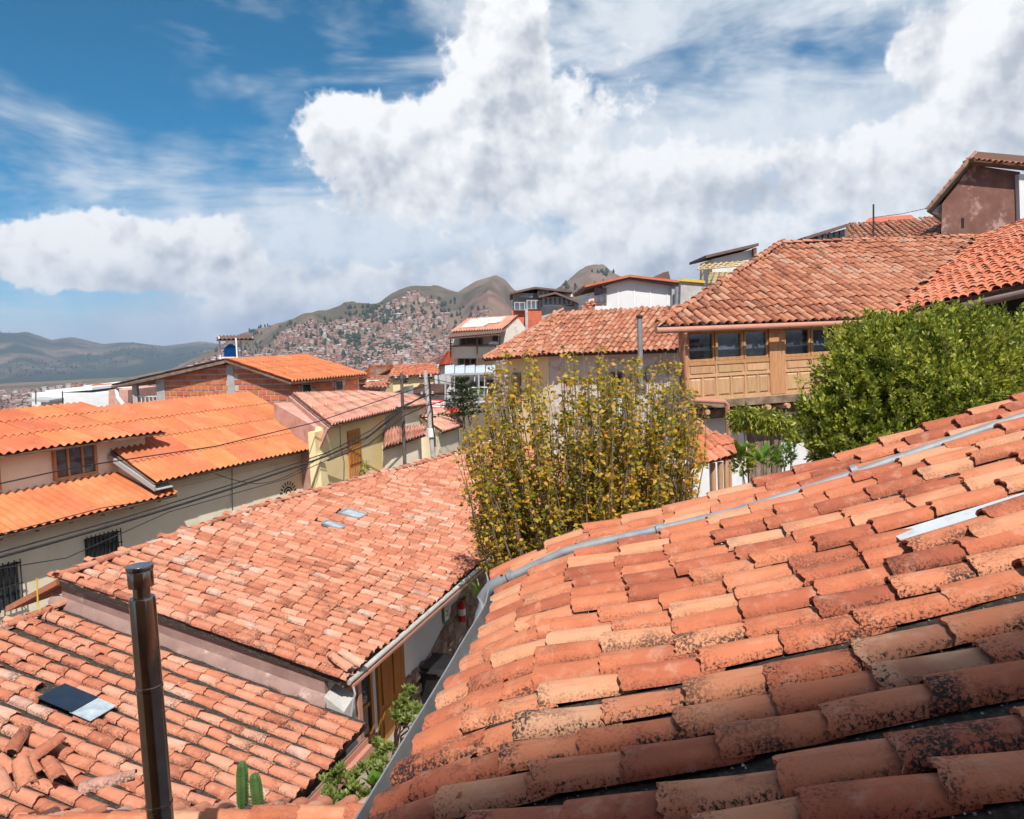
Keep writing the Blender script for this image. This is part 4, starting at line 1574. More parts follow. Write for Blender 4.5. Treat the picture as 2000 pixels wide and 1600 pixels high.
def board_roof(name, EL, ER, RR, RL, parent, mat=M_TIMBER, th=.05):
    n = (ER - EL).cross(RL - EL).normalized()
    n = n if n.z > 0 else -n
    return MB().prism([EL - n * .005, ER - n * .005, RR - n * .005, RL - n * .005], -n * th).build(name, mat, parent)


c = (P(0, 0, -3.4), P(7.35, 0, -3.4), P(7.45, 4.15, -1.52), P(.2, 4.15, -1.52))
r_ = board_roof('main_roof', *c, hE)
corrugated(r_, *c, 38, 7, 4, M_ORANGE, .034)
c = (P(-9, 1.3, -2.2), P(1.52, 1.3, -2.24), P(1.1, 4.5, -1.36), P(-9, 4.5, -1.28))
r_ = board_roof('upper_roof', *c, hE)
corrugated(r_, *c, 50, 10, 3, M_ORANGE, .036)
c = (P(-9, 0, -3.84), P(.72, 0, -3.84), P(.72, 1.8, -3.22), P(-9, 1.8, -3.22))
r_ = board_roof('lower_roof', *c, hE)
corrugated(r_, *c, 46, 9, 1, M_ORANGE, .034)
# back slope behind the ridges
MB().prism([P(.2, 4.15, -1.53), P(7.45, 4.15, -1.53), P(7.45, 7.6, -3.0), P(.2, 7.6, -3.0)], (0, 0, -.06)).build('back_slope', M_ORANGE, hE)
MB().prism([P(-9, 4.5, -1.35), P(1.1, 4.5, -1.40), P(1.1, 7.6, -2.6), P(-9, 7.6, -2.6)], (0, 0, -.06)).build('back_slope', M_ORANGE, hE)
# boarded verge and soffit at the left end of the main roof
MB().prism([P(-.02, -.03, -3.46), P(-.02, 1.78, z2(1.78) - .06), P(-.02, 1.78, z2(1.78) - .20), P(-.02, -.03, -3.60)], FE.e * .05).build('verge_board', M_GREY, hE)
MB().prism([P(.03, 0, -3.58), P(.6, 0, -3.58), P(.6, 1.78, z2(1.78) - .17), P(.03, 1.78, z2(1.78) - .17)], (0, 0, -.02)).build('soffit', M_GREY, hE)
# rafters' tails under the lower eave
for k in range(11):
    s = -8 + k * .82
    MB().bar(P(s, .05, -3.90), P(s, .42, -3.78), .07, .09).build('rafter', M_TIMBER, hE)
# upper windows
w_ = framed(hE, FE, -1.56, -.36, -3.12, -2.26, 1.8, .07, .09, M_WOOD, M_GLASSB, 2, 0)
framed(hE, FE, -4.2, -2.88, -3.12, -2.26, 1.8, .07, .09, M_WOOD, M_GLASSB, 1, 0)


def barred(parent, fr, s0, s1, z0, z1, w, n):
    g = MB()
    fr.box(g, s0, s1, w - .012, w - .004, z0, z1)
    o = g.build('window', M_GLASS, parent)
    b = MB()
    for k in range(n):
        s = s0 + (s1 - s0) * k / (n - 1)
        b.bar(fr.p(s, w - .12, z0 - .04), fr.p(s, w - .12, z1 + .07), .020)
    for z in (z0 + .03, (z0 + z1) / 2, z1 - .03):
        b.bar(fr.p(s0 - .04, w - .105, z), fr.p(s1 + .04, w - .105, z), .024)
    for s in (s0, s1):
        for z in (z0 + .03, z1 - .03):
            b.bar(fr.p(s, w - .11, z), fr.p(s, w, z), .02)
    b.build('iron_bars', M_IRON, o)


barred(hE, FE, -1.65, -.72, -5.12, -4.52, .58, 9)
barred(hE, FE, -4.45, -3.30, -5.62, -4.62, .58, 10)
# painted half sun emblem
se, ze = FE.px(563, 963, .576)
em = MB()


def arc(mb, r0, r1, a0, a1, n):
    for k in range(n):
        t0, t1 = a0 + (a1 - a0) * k / n, a0 + (a1 - a0) * (k + 1) / n
        pts = [(r0, t0), (r1, t0), (r1, t1), (r0, t1)]
        mb.prism([P(se + r * math.cos(t), .576, ze + r * math.sin(t)) for r, t in pts], -FE.n * .006)


arc(em, .075, .125, rad(0), rad(180), 12)
arc(em, .165, .215, rad(12), rad(168), 12)
for k in range(9):
    t0 = rad(8 + k * 20.5)
    for r0, r1, hw in ((.26, .385, .026),):
        d = V((math.cos(t0), math.sin(t0)))
        s_ = V((-d.y, d.x))
        pts = [d * r0 - s_ * hw * .6, d * r1 - s_ * hw, d * r1 + s_ * hw, d * r0 + s_ * hw * .6]
        em.prism([P(se + q.x, .576, ze + q.y) for q in pts], -FE.n * .006)
em.build('sun_emblem', M_BLACKPAINT, hE)
# cables clipped to the wall and a bent conduit
MB().tube([P(3.2, .55, -3.5), P(3.15, .55, -4.1), P(3.1, .55, -4.9), P(3.1, .55, -5.6)], .010, 6).build('cable', M_CABLE, hE, True)
MB().tube([P(2.55, .54, -5.35), P(2.62, .54, -5.12), P(2.75, .54, -5.07), P(2.85, .54, -5.2), P(2.83, .54, -5.4)], .012, 6).build('cable', M_CABLE, hE, True)
# lantern on a bracket at the corner, and the black signboard under it
lq = P(6.78, -.05, -4.08)
t = thing('wall_lantern', lq, 'black iron lantern on a bracket at the end of the cream wall', 'lamp')
MB().bar(lq + FE.n * .45 + V((0, 0, .0)), lq + V((0, 0, .0)), .03).build('bracket', M_IRON, t)
lb = MB()
for k in range(4):
    a0 = math.pi / 2 * k + .4
    lb.bar(lq + V((math.cos(a0) * .07, math.sin(a0) * .07, -.05)), lq + V((math.cos(a0) * .11, math.sin(a0) * .11, .20)), .018)
lb.lathe(lq + V((0, 0, .20)), [(.16, 0), (.03, .10)], 8)
lb.lathe(lq + V((0, 0, -.07)), [(.07, 0), (.07, .02)], 8)
lb.build('cage', M_IRON, t)
MB().lathe(lq + V((0, 0, -.04)), [(.06, 0), (.09, .23)], 8).build('glass', M_GLASSB, t, True)
sb = P(6.72, .1, -4.92)
t = thing('signboard', sb, 'small black signboard with white flourish at the end of the cream wall', 'sign')
q = MB()
FE.box(q, 6.5, 7.25, .14, .18, -5.05, -4.72)
q.build('board', M_BLACKPAINT, t)
q = MB()
pts = [P(6.60 + .55 * k / 20, .130, -4.88 + .07 * math.sin(k * 1.1) + .02 * math.cos(k * 2.7)) for k in range(21)]
q.tube(pts, .010, 5)
q.build('flourish', M_WPAINT, t)

# ------------------------------------------------------------------ H: yellow house with the tall wooden door
zH = -2.6
H_EL, H_ER = PZ(645, 834, zH), PZ(792, 797, zH)
FH = Fr(H_EL, math.degrees(math.atan2((H_ER - H_EL).x, (H_ER - H_EL).y)))
LH = (H_ER - H_EL).length
hH = thing('yellow_house', FH.p(3, 2, NEARZ), 'yellow plastered house with faded corrugated roof and a tall wooden door', 'house')
rl, rr = PP(568, 771, FH.p(0, 3.0, 0), FH.n), PP(706, 766, FH.p(0, 3.0, 0), FH.n)
c = (H_EL, H_ER, rr, rl)
r_ = board_roof('roof', *c, hH)
corrugated(r_, *c, 30, 6, 4, M_PINKSHEET, .055)
c2_ = PP(860, 770, FH.p(0, 1.6, 0), FH.n)
wl = MB()
s0 = FH.px(614, 830, .35)[0]
sR = FH.px(752, 825, .35)[0]
wl.hexa([FH.p(.1, .35, NEARZ), FH.p(sR, .35, NEARZ), FH.p(sR, .6, NEARZ), FH.p(.1, .6, NEARZ), FH.p(.1, .35, zH - .07), FH.p(sR, .35, zH - .07), FH.p(sR, .6, zH - .02), FH.p(.1, .6, zH - .02)])
MB().hexa([FH.p(.12, .602, NEARZ), FH.p(sR - .01, .602, NEARZ), FH.p(sR + .5, 2.8, NEARZ), FH.p(1.2, 2.8, NEARZ), FH.p(.12, .602, zH - .02), FH.p(sR - .01, .602, zH - .02), FH.p(sR + .5, 2.8, rr.z - .12), FH.p(1.2, 2.8, rl.z - .18)]).build('rear_wall', M_PINKW, hH)
wl.hexa([FH.p(s0, .352, NEARZ), FH.p(.098, .352, NEARZ), FH.p(.098, .6, NEARZ), FH.p(s0, .6, NEARZ), FH.p(s0, .352, zH - .12), FH.p(.098, .352, zH - .12), FH.p(.098, .6, zH - .12), FH.p(s0, .6, zH - .12)])
wl.build('wall', M_YELLOW, hH)
# pinkish gable cheek left of the roof
MB().prism([H_EL + FH.e * -.06 + V((0, 0, -.04)), rl + FH.e * -.06 + V((0, 0, -.04)), rl + FH.e * -.06 + V((0, 0, -1.6)), H_EL + FH.e * -.06 + V((0, 0, -.8)) + FH.n * .4], -FH.e * .10).build('side_wall', M_PINKW, hH)
ds0, dz1 = FH.px(677, 843, .35)
ds1, _z = FH.px(701, 843, .35)
dz0 = FH.px(682, 936, .35)[1] - .4
d_ = MB()
FH.box(d_, ds0, ds1, .30, .36, dz0, dz1)
door = d_.build('door', M_DOOR, hH)
for k in range(4):
    q = MB()
    a0 = ds0 + (ds1 - ds0) * (k + .12) / 4
    a1 = ds0 + (ds1 - ds0) * (k + .88) / 4
    FH.box(q, a0, a1, .275, .299, dz0 + .9, dz1 - .1)
    q.build('door_board', M_DOOR, door)
for k in range(7):
    q = MB()
    a0 = ds0 + (ds1 - ds0) * (k + .5) / 7
    FH.box(q, a0 - .018, a0 + .018, .265, .299, dz0, dz0 + .75)
    q.build('baluster', M_WOOD, door)
MB().tube([FH.p(ds0 - .5, .34, zH - .15), FH.p(ds0 - .55, .33, zH - .8), FH.p(ds0 - .35, .33, zH - 1.4), FH.p(ds0 - .5, .33, zH - 2.3)], .010, 6).build('cable', M_CABLE, hH, True)
# buttress, lit along its edge
MB().hexa([FH.p(s0 - .1, .34, NEARZ), FH.p(s0 + 1.25, .34, NEARZ), FH.p(s0 + 1.25, .0, NEARZ), FH.p(s0 - .1, .0, NEARZ), FH.p(s0 + .02, .34, -3.45), FH.p(s0 + .30, .34, -3.45), FH.p(s0 + .30, .25, -3.45), FH.p(s0 + .02, .25, -3.45)]).build('buttress', M_YELLOW, hH)


# ------------------------------------------------------------------ further houses down the street, each from its four roof corners
def town_house(name, label, corners, zb, wmat, rkind, rmat, waves=20, ncol=4, nrow=2, inset=.3, windows=(), back=True, group=None):
    """corners: eave left, eave right, ridge right, ridge left"""
    EL, ER, RR, RL = corners
    ctr = (EL + ER + RR + RL) / 4
    t = thing(name, (ctr.x, ctr.y, zb), label, 'house', group)
    r_ = board_roof('roof', EL, ER, RR, RL, t, M_TIMBER, .06)
    if rkind == 'corr':
        corrugated(r_, EL, ER, RR, RL, waves, ncol, nrow, rmat, .055)
    else:
        o, e, up, n = plane_frame(EL, ER, RL)
        q = [((p - o).dot(e), (p - o).dot(up)) for p in (EL, ER, RR, RL)]
        lay_tiles(r_, o, e, up, q, .25, .40, MESH_R if rmat is M_TILE_R else MESH_R2, rmat, FAR_PROTO, 300, 1.0, .05, 0, None, int(waves) + 3, .04)
    e = (ER - EL)
    e = V((e.x, e.y, 0)).normalized()
    n = V((-e.y, e.x, 0))
    if n.dot(RL - EL) < 0:
        n = -n
    a, b, c_, d = EL + e * inset + n * inset, ER - e * inset + n * inset, RR - e * inset, RL + e * inset
    dz = V((0, 0, -.10))
    bot = [V((q.x, q.y, zb)) for q in (a, b, c_, d)]
    k = inset / max(.3, (RL - EL).dot(n))
    rise = RL.z - EL.z
    wl = MB().hexa(bot + [a + V((0, 0, rise * k)) + dz, b + V((0, 0, rise * k)) + dz, c_ + dz, d + dz])
    wl.build('wall', wmat, t)
    if back:
        dep = n * (RL - EL).dot(n)
        MB().prism([RL + V((0, 0, -.02)), RR + V((0, 0, -.02)), RR + dep + V((0, 0, -rise)), RL + dep + V((0, 0, -rise))], (0, 0, -.06)).build('back_slope', rmat, t)
        ba, bb = RL + e * inset + dep - n * inset, RR - e * inset + dep - n * inset
        MB().hexa([V((q.x, q.y, zb)) for q in (d, c_, bb, ba)] + [d + dz, c_ + dz, V((bb.x, bb.y, EL.z - .1)), V((ba.x, ba.y, EL.z - .1))]).build('back_wall', wmat, t)
    F_ = Fr(a, math.degrees(math.atan2(e.x, e.y)))
    if F_.n.dot(n) < 0:
        F_.n = n
    for (x0, y0, x1, y1, gm) in windows:
        sa, za = F_.px(x0, y1, 0)
        sb_, zb_ = F_.px(x1, y0, 0)
        if sb_ < sa: sa, sb_ = sb_, sa
        g = MB()
        F_.box(g, sa, sb_, -.05, .0, za, zb_)
        o = g.build('window', M_TIMBER, t)
        g = MB()
        fw = min(.08, (sb_ - sa) * .15)
        F_.box(g, sa + fw, sb_ - fw, -.058, -.050, za + fw, zb_ - fw)
        g.build('pane', gm, o)
    return t


town_house('street_house', 'low cream house with small projecting tile roof below the nearer pole', (PY(748, 878, 28.6), PY(832, 850, 31.0), PY(828, 832, 32.0), PY(752, 838, 30.4)), NEARZ, M_CREAM, 'corr', M_PINKSHEET, 14, 3, 2, .25)
town_house('street_house', 'low house with pinkish tiled roof between the further pole and the yellow tree', (PY(862, 846, 33), PY(905, 832, 36), PY(878, 797, 38), PY(800, 803, 34.5)), NEARZ, M_CREAM, 'corr', M_PINKSHEET, 16, 3, 3, .2)
town_house('street_house', 'low roof of faded tiles joined to the right of the yellow house', (PY(790, 798, 31.8), PY(842, 790, 35), PY(800, 772, 38), PY(707, 767, 34)), NEARZ, M_CREAM, 'corr', M_PINKSHEET, 18, 3, 3, .2)
town_house('street_house', 'distant house with bright orange roof behind the brick house', (PY(700, 752, 52), PY(770, 738, 56), PY(792, 712, 62), PY(722, 716, 56)), NEARZ, M_PINKW, 'corr', M_ORANGE, 26, 3, 2, .3)
town_house('street_house', 'distant ochre house with red tile roof and one tiny dark window', (PY(762, 737, 47), PY(858, 731, 49), PY(855, 713, 52), PY(770, 715, 50)), NEARZ, M_YELLOW, 'tile', M_TILE_R2, 8, windows=((788, 742, 795, 748, M_GLASS),))
town_house('street_house', 'distant house with mottled tile roof and white roof tank, below the ochre one', (PY(715, 752, 44), PY(762, 750, 45), PY(760, 733, 48), PY(728, 735, 48)), NEARZ, M_PINKW, 'tile', M_TILE_R, 9)
town_house('street_house', 'low brick house with dark eave behind the faded roofs', (PY(716, 758, 40), PY(756, 758, 41), PY(752, 745, 43), PY(722, 746, 43)), NEARZ, M_PINKW, 'tile', M_TILE_R, 10)
town_house('street_house', 'shed with pale blue metal roof beside the further pole', (PY(768, 782, 39), PY(805, 780, 41), PY(806, 754, 44), PY(790, 757, 43)), NEARZ, M_WHITE, 'corr', M_GREY, 12, 2, 1, .2)
town_house('street_house', 'house with dark brown roof and white front behind the further pole', (PY(800, 773, 42), PY(866, 770, 43), PY(878, 752, 46), PY(822, 752, 45)), NEARZ, M_WHITE, 'corr', M_BROWNR, 18, 2, 1, .2, windows=((806, 776, 814, 784, M_GLASS),))
town_house('street_house', 'house with glowing red-orange roof left of the balconied house', (PY(856, 715, 50), PY(890, 712, 52), PY(893, 682, 56), PY(872, 690, 55)), NEARZ, M_WHITE, 'corr', M_REDSHEET, 12, 2, 2, .25)
# water tank box on the mottled roof
q = PY(727, 752, 43.5)
t = MB().aabb(q.x - .3, q.y, q.z - .15, q.x + .35, q.y + .5, q.z + .25)
tag(t.build('roof_tank', M_WPAINT), 'white box tank on the mottled tile roof', 'tank')

# striped awning
ac = [PY(805, 794, 37), PY(898, 800, 37), PY(880, 783, 39.5), PY(812, 779, 39.5)]
t = thing('awning', ac[0], 'red and white striped awning behind the further pole', 'awning')
nst = 7
for k in range(nst):
    v0, v1 = k / nst, (k + 1) / nst
    q = [ac[0].lerp(ac[3], v0), ac[1].lerp(ac[2], v0), ac[1].lerp(ac[2], v1), ac[0].lerp(ac[3], v1)]
    MB().prism(q, (0, 0, -.015)).build('stripe', M_AWNR if k % 2 == 0 else M_WPAINT, t)
MB().prism([ac[0], ac[1], ac[1] + V((0, 0, -.35)), ac[0] + V((0, 0, -.25))], (0, .02, 0)).build('valance', M_AWNR, t)
for a_ in (.05, .5, .95):
    q = ac[0].lerp(ac[1], a_)
    MB().bar(V((q.x, q.y + .05, NEARZ)), q, .05).build('post', M_GREY, t)

# ------------------------------------------------------------------ G: brick house with the water tank
FG = Fr(FE.p(0, 5.0, 0), 27)
sC, zC = FG.px(565, 741, 0)
FG = Fr(FG.p(sC, 0, 0), 27)
hG = thing('brick_house', FG.p(2, 3, NEARZ), 'house of bare red hollow brick with orange roof and grey concrete columns', 'house')
GP = [(0.0, -1.28), (3.35, -.40), (10.6, -1.34)]           # (w, z) outline of the gable top
gtop = lambda w: GP[0][1] + (GP[1][1] - GP[0][1]) * w / GP[1][0] if w < GP[1][0] else GP[1][1] + (GP[2][1] - GP[1][1]) * (w - GP[1][0]) / (GP[2][0] - GP[1][0])
core = MB()
core.prism([FG.p(.06, .06, NEARZ), FG.p(.06, 8.2, NEARZ), FG.p(.06, 8.2, gtop(8.2) - .05), FG.p(.06, 3.35, -.48), FG.p(.06, .06, -1.33)], FG.e * 4.6)
wallG = core.build('wall', M_MORTAR, hG)


def clip_top(poly, f):
    """cut a (w, z) polygon by the gable line above it"""
    out = []
    n = len(poly)
    for i in range(n):
        p, q = poly[i], poly[(i + 1) % n]
        dp, dq = f(p[0]) - p[1], f(q[0]) - q[1]
        if dp >= 0: out.append(p)
        if dp * dq < 0:
            k = dp / (dp - dq)
            out.append((p[0] + (q[0] - p[0]) * k, p[1] + (q[1] - p[1]) * k))
    return out


rnd = random.Random(12)
hz_, lb = .235, .46
row = 0
z = -3.3
while z < -.4:
    w = -.0 - (lb / 2 if row % 2 else 0)
    while w < 7.6:
        w0, w1 = max(0.0, w + .024), w + lb - .024
        inter = 3.18 < (w0 + w1) / 2 < 3.62
        if w1 > w0 + .05 and not inter:
            pg = clip_top([(w0, z + .024), (w1, z + .024), (w1, z + hz_ - .024), (w0, z + hz_ - .024)], lambda ww: gtop(ww) - .10)
            if len(pg) >= 3:
                pr = rnd.uniform(.018, .030)
                MB().prism([FG.p(.06, a_, b_) for a_, b_ in pg], -FG.e * pr).build('brick', M_BRICK, wallG)
        w += lb
    z += hz_
    row += 1
# bricks of the side wall in shade under the eave
row = 0
z = -2.7
while z < -1.5:
    s = -(lb / 2 if row % 2 else 0)
    while s < 4.5:
        a0, a1 = max(0.07, s + .024), min(4.6, s + lb - .024)
        hole = any(h0 - .05 < (a0 + a1) / 2 < h1 + .05 for h0, h1 in ((.75, 1.35), (2.9, 3.45))) and -1.98 < z + hz_ / 2 < -1.45
        if a1 > a0 + .05 and not hole:
            q = MB()
            FG.box(q, a0, a1, .035, .06, z + .014, min(z + hz_ - .014, -1.44))
            q.build('brick', M_BRICK, wallG)
        s += lb
    z += hz_
    row += 1
for h0, h1 in ((.75, 1.35), (2.9, 3.45)):
    framed(hG, FG, h0, h1, -1.96, -1.48, .05, .05, .05, M_CONC, M_GLASS)
for w0, w1, z0 in ((3.2, 3.6, -3.3), (7.65, 8.2, -3.3)):
    q = MB()
    q.prism([FG.p(.02, w0, z0), FG.p(.02, w1, z0), FG.p(.02, w1, gtop(w1) - .12), FG.p(.02, w0, gtop(w0) - .12)], FG.e * .1)
    q.build('column', M_CONC, hG)
q = MB()
q.bar(FG.p(.1, 9.75, -3.4), FG.p(.1, 9.75, gtop(9.75) - .1), .22)
q.build('column', M_CONC, hG)
# open terrace at the left with a window behind it
q = MB()
FG.box(q, 1.5, 1.6, 8.2, 10.2, -3.4, -2.0)
q.build('terrace_wall', M_BRICK, hG)
q = MB()
for k in range(6):
    q.bar(FG.p(.1, 8.3 + k * .27, -2.6), FG.p(.1, 8.3 + k * .27, -1.9), .03)
q.bar(FG.p(.1, 8.2, -1.9), FG.p(.1, 9.7, -1.9), .04)
q.build('railing', M_WPAINT, hG)
# roofs
EL, ER = FG.p(-.30, -.35, -1.36), FG.p(4.75, -.35, -1.36)
RL, RR = FG.p(-.30, 3.35, -.33), FG.p(4.75, 3.35, -.33)
r_ = board_roof('roof', EL, ER, RR, RL, hG, M_TIMBER, .07)
corrugated(r_, EL, ER, RR, RL, 27, 5, 4, M_ORANGE, .055)
EL2, ER2 = FG.p(-.35, 10.9, -1.36), FG.p(4.75, 10.9, -1.36)
r2_ = board_roof('roof', ER2, EL2, RL, RR, hG, M_TIMBER, .09)
corrugated(r2_, EL2, ER2, RR, RL, 27, 5, 4, M_BROWNR, .034)
MB().bar(FG.p(-.31, 10.8, -1.44), FG.p(-.31, 3.35, -.42), .03, .10).build('verge_board', M_TIMBER, hG)
MB().tube([FG.p(-.2, 10.7, -1.5), FG.p(-.25, 10.6, -1.9), FG.p(-.25, 10.1, -2.4)], .10, 8).build('downpipe', M_WPAINT, hG, True)

# water tank under a little roof
tq = PY(452, 697, 36.5)
t = thing('tank_stand', V((tq.x, tq.y, tq.z)), 'white metal stand with a little corrugated red roof over the blue tank', 'stand')
for (px, py, Y) in ((428, 657, 36), (461, 660, 35.6), (494, 658, 36.4), (470, 658, 37.5)):
    q = PY(px, py, Y)
    MB().bar(V((q.x, q.y, tq.z - .35)), q, .06).build('post', M_WPAINT, t)
MB().bar(PY(426, 699, 36), PY(494, 697, 36.4), .06).build('rail', M_WPAINT, t)
q4 = (PY(422, 665, 35.5), PY(497, 664, 35.8), PY(492, 656, 38), PY(430, 657, 38))
r_ = board_roof('roof', *q4, t, M_TIMBER, .03)
corrugated(r_, *q4, 9, 2, 1, M_BROWNR, .035)
bt_ = PY(452, 697, 36.6)
tk = thing('water_tank', bt_, 'round bright blue plastic water tank on the brick house roof', 'tank')
MB().lathe(bt_, [(.28, 0), (.33, .03), (.34, .14), (.32, .15), (.34, .17), (.34, .32), (.32, .33), (.33, .35), (.30, .44), (.20, .53), (.10, .56)], 24).build('drum', M_BLUE, tk, True)
MB().lathe(bt_ + V((0, 0, .555)), [(.12, 0), (.12, .04), (.05, .055)], 16).build('lid', M_BLUE, tk, True)

# white block and small fellows at the far left
def pix_box(name, label, x0, y0, x1, y1, Y, dep, mat, cat='house', yb=None, roof=None):
    a, b = PY(x0, y1 if yb is None else yb, Y), PY(x1, y1 if yb is None else yb, Y)
    c_, d = PY(x1, y0, Y), PY(x0, y0, Y)
    t = thing(name, a, label, cat)
    MB().prism([a, b, c_, d], (0, dep, 0)).build('wall', mat, t)
    return t


t = pix_box('white_building', 'long white flat-roofed building at the far left behind the orange roofs', 62, 768, 212, 800, 62, 9, M_WHITE)
MB().prism([PY(88, 769, 62.4), PY(180, 762, 62.4), PY(180, 757, 62.4), PY(88, 763, 62.4)], (0, 6, 0)).build('parapet', M_WHITE, t)
MB().prism([PY(163, 757, 70), PY(196, 757, 70), PY(194, 752, 70), PY(163, 753, 70)], (0, 6, 0)).build('penthouse', M_WHITE, t)
t2 = MB().prism([PY(50, 784, 60), PY(96, 786, 60), PY(96, 782, 60), PY(52, 780, 60)], (0, 4, .1))
t2.build('canopy', M_GREY, t)
for x in (70, 122):
    MB().bar(PY(x, 790, 59), PY(x, 764, 59), .06).build('aerial', M_IRON, t)
town_house('street_house', 'little tile-roofed house between the white block and the brick house', (PY(180, 757, 66), PY(226, 757, 68), PY(222, 750, 72), PY(186, 751, 70)), NEARZ - 4, M_PINKW, 'tile', M_TILE_R2, 4)
pix_box('brick_wall', 'pinkish brick wall left of the brick house', 212, 762, 250, 800, 55, 5, M_PINKW, 'wall')

# ------------------------------------------------------------------ poles and wires
def pole(label, px0, py0, px1, py1, Y, r0, r1, mat):
    top, bot = PY(px0, py0, Y), PY(px1, py1, Y)
    d = (bot - top).normalized()
    bot = top + d * ((NEARZ - top.z) / d.z)
    t = thing('utility_pole', bot, label, 'pole')
    MB().tube([bot, top], [r1, r0], 12).build('shaft', mat, t, True)
    return t, top, d


p1, top1, d1_ = pole('dark wooden utility pole standing left of the other one', 784, 728, 790, 890, 29.6, .06, .085, M_POLE)
p2, top2, d2_ = pole('pale concrete utility pole wrapped in cables, right of the wooden one', 830, 724, 846, 890, 31.0, .085, .12, M_CONC)
for (tp, dd, par, hs_) in ((top1, d1_, p1, (.25, 1.35)), (top2, d2_, p2, (.3, 1.0, 1.9))):
    for h in hs_:
        c0 = tp + dd * h
        MB().bar(c0 - V((.28, .05, 0)), c0 + V((.28, .05, 0)), .06).build('crossarm', M_IRON, par)
        for k in (-.22, .22):
            MB().lathe(c0 + V((k, 0, .03)), [(.03, 0), (.05, .03), (.03, .06), (.045, .09), (.02, .12)], 8).build('insulator', M_CONC, par, True)
MB().lathe(top2 + d2_ * 2.6 + V((0, 0, -.1)), [(.17, 0), (.17, .35)], 10).build('clamp_box', M_WPAINT, p2, True)
MB().tube([top2 + d2_ * (.3 + k * .35) + V((.13 + .02 * math.sin(k * 2), -.10, 0)) for k in range(9)], .035, 6).build('cable', M_CABLE, p2, True)

PWF = FE.n                                        # the wires hang over the street in a plane along it
po = FE.p(0, -.9, 0)


def wire(pts, r, label, sag=0.0, Yend=None, name='overhead_wire'):
    q = []
    for (px, py) in pts:
        q.append(PP(px, py, po, PWF))
    path = []
    for i in range(len(q) - 1):
        for k in range(8):
            t_ = k / 8
            p_ = q[i].lerp(q[i + 1], t_)
            path.append(p_ - V((0, 0, sag * 4 * t_ * (1 - t_))))
    path.append(q[-1])
    tag(MB().tube(path, r, 6).build(name, M_CABLE, None, True), label, 'cable')


wire([(-70, 1107), (240, 1020), (480, 945), (640, 890), (720, 852), (786, 796), (832, 770)], .030, 'thickest black cable bundle sweeping from the left edge up to the poles', .015)
wire([(-70, 1098), (240, 1012), (480, 938), (640, 884), (722, 842), (787, 792), (838, 772)], .017, 'black cable close above the thickest bundle')
wire([(-70, 960), (150, 912), (420, 872), (620, 824), (760, 776), (835, 752)], .016, 'single dark wire crossing in front of the orange roofs')
wire([(-70, 1062), (200, 992), (345, 970)], .011, 'thin wire just under the lower orange eave at the left')
wire([(-70, 1122), (130, 1090), (330, 1000), (560, 935), (700, 870), (788, 800)], .012, 'thin wire sagging below the cable bundle across the cream wall')
wire([(420, 925), (500, 945), (560, 930), (645, 880)], .011, 'loose black wire drooping on the cream wall near the orange eave', .05)
wire([(640, 900), (720, 868), (790, 812), (834, 792), (880, 780)], .022, 'twisted cable running from the yellow house to the further pole')
wire([(832, 738), (900, 752), (960, 760), (1010, 770)], .014, 'upper wire running right from the further pole into the yellow tree')
wire([(836, 770), (900, 772), (980, 776)], .014, 'middle wire running right from the further pole towards the conifer')
# ------------------------------------------------------------------ R1: house with the glazed wooden gallery
R_O = PY(1330, 712, 18.0)
FR = Fr(R_O, 72)
hR = thing('gallery_house', FR.p(5, 2, -6.98), 'white house with a carved honey-wood glazed gallery under a hipped tile roof', 'house')
EZ, RZ_, RW = .16, 2.74, 4.5
up_s = (RZ_ - EZ) / (RW + .32)
r1_o, r1_e = FR.p(-.75, -.32, EZ), FR.e
r1_up = (FR.n + V((0, 0, up_s))).normalized()
r1_n = FR.e.cross(r1_up)
r1_n = r1_n if r1_n.z > 0 else -r1_n
KR = math.hypot(RW + .5, RZ_ - EZ)


def on_r1(px, py):
    q = PP(px, py, r1_o, r1_n) - r1_o
    return q.dot(FR.e), q.dot(r1_up)


hipA = on_r1(1525, 478)
ridB = on_r1(1915, 464)
vb = on_r1(1745, 618)
polyR = [(0, 0), (vb[0], 0), ridB, hipA]
roofR = slab('roof', r1_o, r1_e, r1_up, r1_n, polyR, M_BED, hR, .10)
lay_tiles(roofR, r1_o, r1_e, r1_up, polyR, .240, .40, MESH_R, M_TILE_R, barrel(.46, .178, .15, .08, .012, 6, 1, 5, rim=False)[:2], 300, 1.0, .05, 0, None, 61, .04, None, .5)
A3 = lambda a_, b_: r1_o + r1_e * a_ + r1_up * b_
ridge_tiles(roofR, A3(0, 0), A3(*hipA), MESH_R, .40, .05, 2)
ridge_tiles(roofR, A3(*hipA), A3(*ridB), MESH_R, .40, .05, 4)
# hidden hip face and back slope close the roof
hp_ = A3(*hipA)
MB().prism([A3(0, 0), hp_, hp_ + V((3.0, 6, -2.6)), A3(0, 0) + V((2.6, 8, 0))], (0, 0, -.08)).build('hip_slope', M_TILE_R, hR)
MB().prism([hp_, A3(*ridB), A3(*ridB) + FR.n * 4 + V((0, 0, -2.2)), hp_ + FR.n * 4 + V((0, 0, -2.2))], (0, 0, -.08)).build('back_slope', M_TILE_R, hR)
